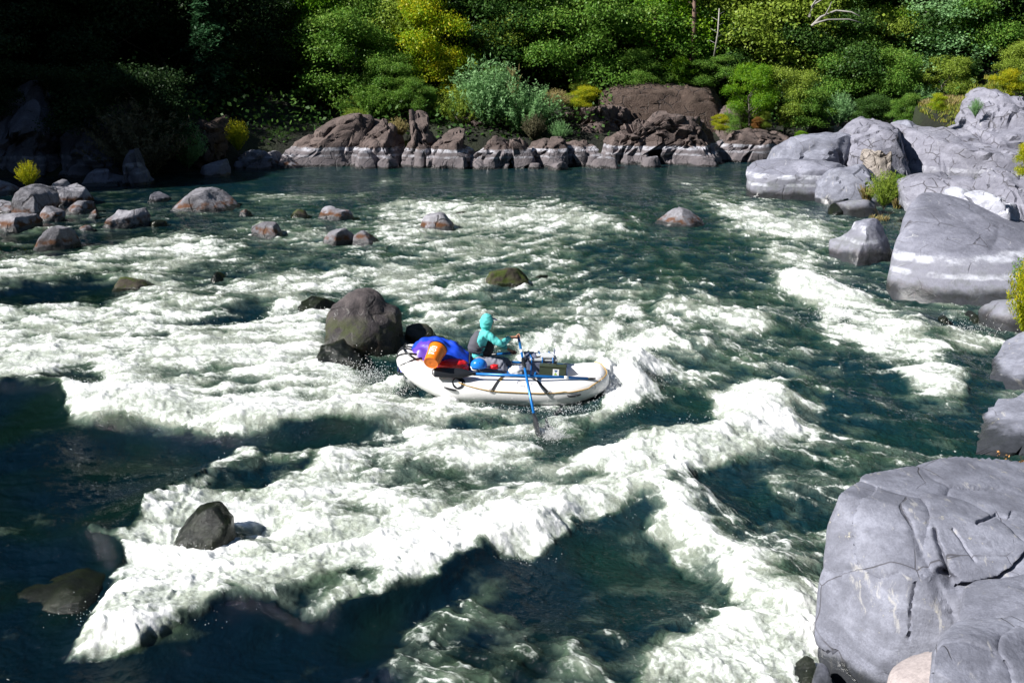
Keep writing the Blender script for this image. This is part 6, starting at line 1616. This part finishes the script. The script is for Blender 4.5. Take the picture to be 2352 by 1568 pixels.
hpN, hpF = W3(1097, 829, -.12), W3(1099, 829, .12)
knN, knF = W3(1153, 836, -.20), W3(1164, 829, .22)
anN, anF = W3(1166, 874, -.20), W3(1176, 868, .20)
toN, toF = W3(1182, 878, -.22), W3(1196, 872, .20)
def hand(wr, grip, axis, side):
    """palm and five fingers closed round the oar grip"""
    axis = axis.normalized(); fw = (grip - wr).normalized(); fw = (fw - axis * fw.dot(axis)).normalized(); up = axis.cross(fw) * side
    palm = grip - fw * .028 + up * .018
    ch = [[(wr, .028, .022), (wr.lerp(palm, .6), .034, .022), (palm, .040, .022)]]
    for k in range(4):
        off = axis * (.030 - .020 * k); L = (.9, 1.0, .95, .8)[k]
        k0 = palm + off + up * .006; k1 = grip + off + up * .030; k2 = grip + off + fw * .034 * L + up * .006; k3 = grip + off + fw * .020 * L - up * .024
        ch.append([(palm, .03), (k0, .013), (k1, .0115), (k2, .0105), (k3, .009)])
    th = palm + axis * .040 - up * .006
    ch.append([(palm, .03), (th, .014), (grip + axis * .045 + fw * .012 - up * .024, .011), (grip + axis * .036 + fw * .034 - up * .012, .009)])
    return ch
ch = [[(hip, .13, .11), (waist, .11, .09), (chest, .14, .10), (upper, .13, .09), (neck, .055), (W3(1117.5, 750), .05), (head, .072, .085), (crown, .066, .08)],
      [(upper, .13), (shN, .05), (elN, .038), (wrN, .028)], [(upper, .13), (shF, .05), (elF, .038), (wrF, .028)],
      [(hip, .13), (hpN, .085), (knN, .058), (anN, .04), (toN, .035)], [(hip, .13), (hpF, .085), (knF, .058), (anF, .04), (toF, .035)]]
for h_, g_, sd_ in ((wrN, HN, dirn), (wrF, HF, (O2 - GR2).normalized())):
    for c_ in hand(h_, g_, -sd_, 1): ch.append(c_)
skin_mesh('body', ch, M_SKIN, person, 0, 2)
# face: nose, mouth and ear on the turned head
FD = Vector((.93, .25, -.22)).normalized()
nose = head + FD * .088 + Vector((0, 0, -.012))
blob('nose', None, None, nose - person.location, (.016, .012, .018), M_SKIN, 2, .05, 2, parent=person)
blob('mouth', None, None, head + FD * .074 + Vector((0, 0, -.048)) - person.location, (.012, .020, .006), plain('lips', (.36, .12, .10), .5), 2, .05, 2, parent=person)
blob('chin', None, None, head + FD * .060 + Vector((0, 0, -.072)) - person.location, (.028, .030, .022), M_SKIN, 2, .05, 2, parent=person)
sg = tubes('sunglasses', [([(head + FD * .082 + Vector((-.03, -.085, .020)))[:], (head + FD * .092 + Vector((0, -.045, .018)))[:], (head + FD * .096 + Vector((0, 0, .018)))[:], (head + FD * .086 + Vector((0, .05, .018)))[:]], [.012, .024, .016, .024])], M_GLASS, person, seg=8)
sg.data.transform(Matrix.Translation(-person.location))
# hood: wraps the head, open at the face
v, f = ico(5)
hv = v * np.array([.128, .118, .150]) + v * (pn3(v * np.array([1.6, 1.6, 4.]), 8) * .012)[:, None]
face = v @ np.array(FD[:])
hv = np.where((face > .80)[:, None], hv - np.array(FD[:]) * .070, hv)
low = np.clip(-v[:, 2] - .2, 0, 1)
hv[:, 0] -= low * .03; hv[:, 2] -= low * .055; hv[:, :2] *= (1 + low * .10)[:, None]
keep_f = [t_ for t_ in f if face[t_].max() < .74]
hd_ = mesh_np('hood', hv, np.array(keep_f), M_TEAL, person); hd_.location = head - person.location + Vector((-.022, 0, .010))
vz = blob('cap_visor', None, None, head + FD * .125 + Vector((0, 0, .075)) - person.location, (.062, .072, .008), M_NAVY, 1, .02, 3, rot=(0, .32, .25), parent=person)
hl = blob('cap', None, None, head + Vector((.018, .0, .055)) - person.location, (.085, .078, .06), M_NAVY, 1, .02, 3, parent=person, sq=2)
# shirt, vest, trousers
cuN = wrN.lerp(elN, .08); cuF = elF.lerp(wrF, .62)
sh = skin_mesh('shirt', [[(W3(1091, 826), .10, .10), (waist, .135, .125), (chest, .178, .155), (upper, .165, .14), (neck, .085), (W3(1117, 752), .078)],
     [(upper, .165), (shN, .095), (shN.lerp(elN, .5), .076), (elN, .068), (elN.lerp(wrN, .5), .058), (cuN, .047)],
     [(upper, .165), (shF, .085), (shF.lerp(elF, .5), .062), (elF, .055), (cuF, .046)]], M_TEAL, person, 0, 3)
def wrinkle(o, amp, sc, seed, stretch=(1, 1, 1)):
    me = o.data; n = len(me.vertices); co = np.empty(n * 3); me.vertices.foreach_get('co', co); co = co.reshape(-1, 3)
    no = np.empty(n * 3); me.vertices.foreach_get('normal', no); no = no.reshape(-1, 3)
    q = co * np.array(stretch) * sc
    co += no * ((np.abs(pn3(q, seed)) * 1.6 - .35 + .4 * pn3(q * 2.3, seed + 1)) * amp)[:, None]
    me.vertices.foreach_set('co', co.ravel()); me.update()
wrinkle(sh, .016, 11, 3, (1.2, 1, .7))
ve = skin_mesh('life_vest', [[(W3(1090, 812), .150, .165), (W3(1094, 798), .185, .185), (W3(1100, 782), .180, .180), (W3(1104, 768), .120, .135), (W3(1107, 762), .07, .10)]], M_VEST, person, 0, 3)
wrinkle(ve, .010, 9, 5)
fv = skin_mesh('vest_front', [[(W3(1112, 818, 0), .11, .13), (W3(1118, 802, 0), .13, .15), (W3(1122, 785, .02), .11, .13), (W3(1120, 774, .02), .07, .09)]], M_VDARK, person, 0, 3)  # front of the vest in shadow, put into a blacker colour
for a, b, nm in (((1078, 806), (1128, 808), 'vest_strap'), ((1082, 797), (1126, 796), 'vest_strap')):
    o = tubes(nm, [([(W3(a[0] + 4, a[1], -.06) )[:], W3((a[0] + b[0]) / 2 - 6, (a[1] + b[1]) / 2 + 3, -.215)[:], W3(b[0] - 8, b[1], -.15)[:]], .013)], M_VDARK, person, seg=6); o.data.transform(Matrix.Translation(-person.location))
o = tubes('belt', [([W3(1086, 824, -.10)[:], W3(1100, 826, -.17)[:], W3(1114, 828, -.12)[:]], .022)], M_VDARK, person, seg=6); o.data.transform(Matrix.Translation(-person.location))
tr_ = skin_mesh('trousers', [[(W3(1092, 828), .13, .13), (hip, .15, .13)], [(hip, .15), (hpN, .13), (hpN.lerp(knN, .5), .105), (knN, .088), (knN.lerp(anN, .5), .080), (anN, .075)],
     [(hip, .15), (hpF, .118), (hpF.lerp(knF, .5), .105), (knF, .088), (knF.lerp(anF, .5), .082), (anF, .070)]], M_TROU, person, 1, 3)
wrinkle(tr_, .018, 10, 7, (1.3, 1, .8))
for a_, b_ in ((anN, toN), (anF, toF)):
    o = skin_mesh('shoe', [[(a_ + Vector((-.03, 0, -.02)), .04), (b_, .045), (b_ + Vector((.06, 0, -.01)), .032)]], M_SHOE, person, 0, 2)
print('raft', time.time() - T0)
# ================================================================== SPRAY
rng = np.random.RandomState(9)
Fw = foam.ravel(); xyz = verts
prob = np.clip((Dc.ravel() - .45) * 1.6, 0, 1) * np.clip((Fw - .6), 0, 1)
area = (dist.ravel() / 18.) ** 2.2
prob = prob * np.clip(area, .05, 6) * (dist.ravel() < 34); prob /= prob.sum()
n1_ = 6000
pick = rng.choice(len(Fw), n1_, p=prob)
pp = xyz[pick] + rng.randn(n1_, 3) * np.array([.05, .05, 0]); pp[:, 2] += np.abs(rng.exponential(.03, n1_)) + .01
def burst(px, py, Y, n, sx, sy, sz, dx=0., seed=0, lift=0.):
    r = np.random.RandomState(seed); c = V(px, py, Y) if Y else G(px, py)
    q = np.stack([c.x + r.randn(n) * sx + dx * r.rand(n), c.y + r.randn(n) * sy, lift + np.abs(r.exponential(sz, n))], 1); return q
BU = [burst(1330, 945, None, 450, .45, .10, .06, 0, 31), burst(1120, 945, None, 350, .5, .08, .05, 0, 32), burst(1400, 905, RY0 - .3, 2600, .20, .35, .16, .35, 1), burst(1420, 860, RY0 + .5, 1800, .25, .3, .16, .3, 2), burst(1262, 1005, None, 1300, .10, .10, .12, .10, 3),
      burst(1010, 945, None, 900, .5, .10, .05, 0, 4), burst(800, 885, None, 1100, .30, .18, .12, 0, 5), burst(850, 870, None, 500, .2, .2, .12, 0, 6), burst(905, 905, None, 500, .2, .2, .1, 0, 7),
      burst(330, 1420, None, 500, .4, .15, .04, 0, 9), burst(1100, 1290, None, 500, .4, .10, .04, 0, 10), burst(1350, 1200, None, 400, .5, .08, .04, 0, 11),
      burst(1915, 735, None, 700, .2, .3, .16, 0, 12), burst(1530, 1200, None, 300, .1, .2, .04, 0, 13), burst(2220, 765, None, 400, .4, .25, .08, 0, 14), burst(640, 985, None, 400, .6, .06, .03, 0, 15), burst(1640, 1010, None, 700, .4, .2, .1, 0, 16),
      burst(1120, 1020, None, 700, .5, .2, .06, 0, 18)]
pp = np.concatenate([pp] + BU)
n = len(pp)
sz_ = rng.uniform(.0028, .0085, n) * (1 + .4 * (rng.rand(n) > .93)) * np.clip(np.hypot(pp[:, 0], pp[:, 1]) / 16, .7, 1.5)
tet = np.array([[1, 1, 1], [1, -1, -1], [-1, 1, -1], [-1, -1, 1]]) * .7
tv = (pp[:, None, :] + tet[None] * sz_[:, None, None] * rng.uniform(.7, 1.4, (n, 4, 1))).reshape(-1, 3)
b4 = np.arange(n)[:, None] * 4
tf = np.concatenate([b4 + np.array([[0, 1, 2]]), b4 + np.array([[0, 3, 1]]), b4 + np.array([[0, 2, 3]]), b4 + np.array([[1, 3, 2]])], 0)
M_DROP = plain('white_spray', (.88, .89, .90), .4, var=.01)
tag(mesh_np('spray', tv, tf, M_DROP), 'white droplets of spray thrown up over the rapids', 'spray', kind='stuff')
print('spray', n, time.time() - T0)
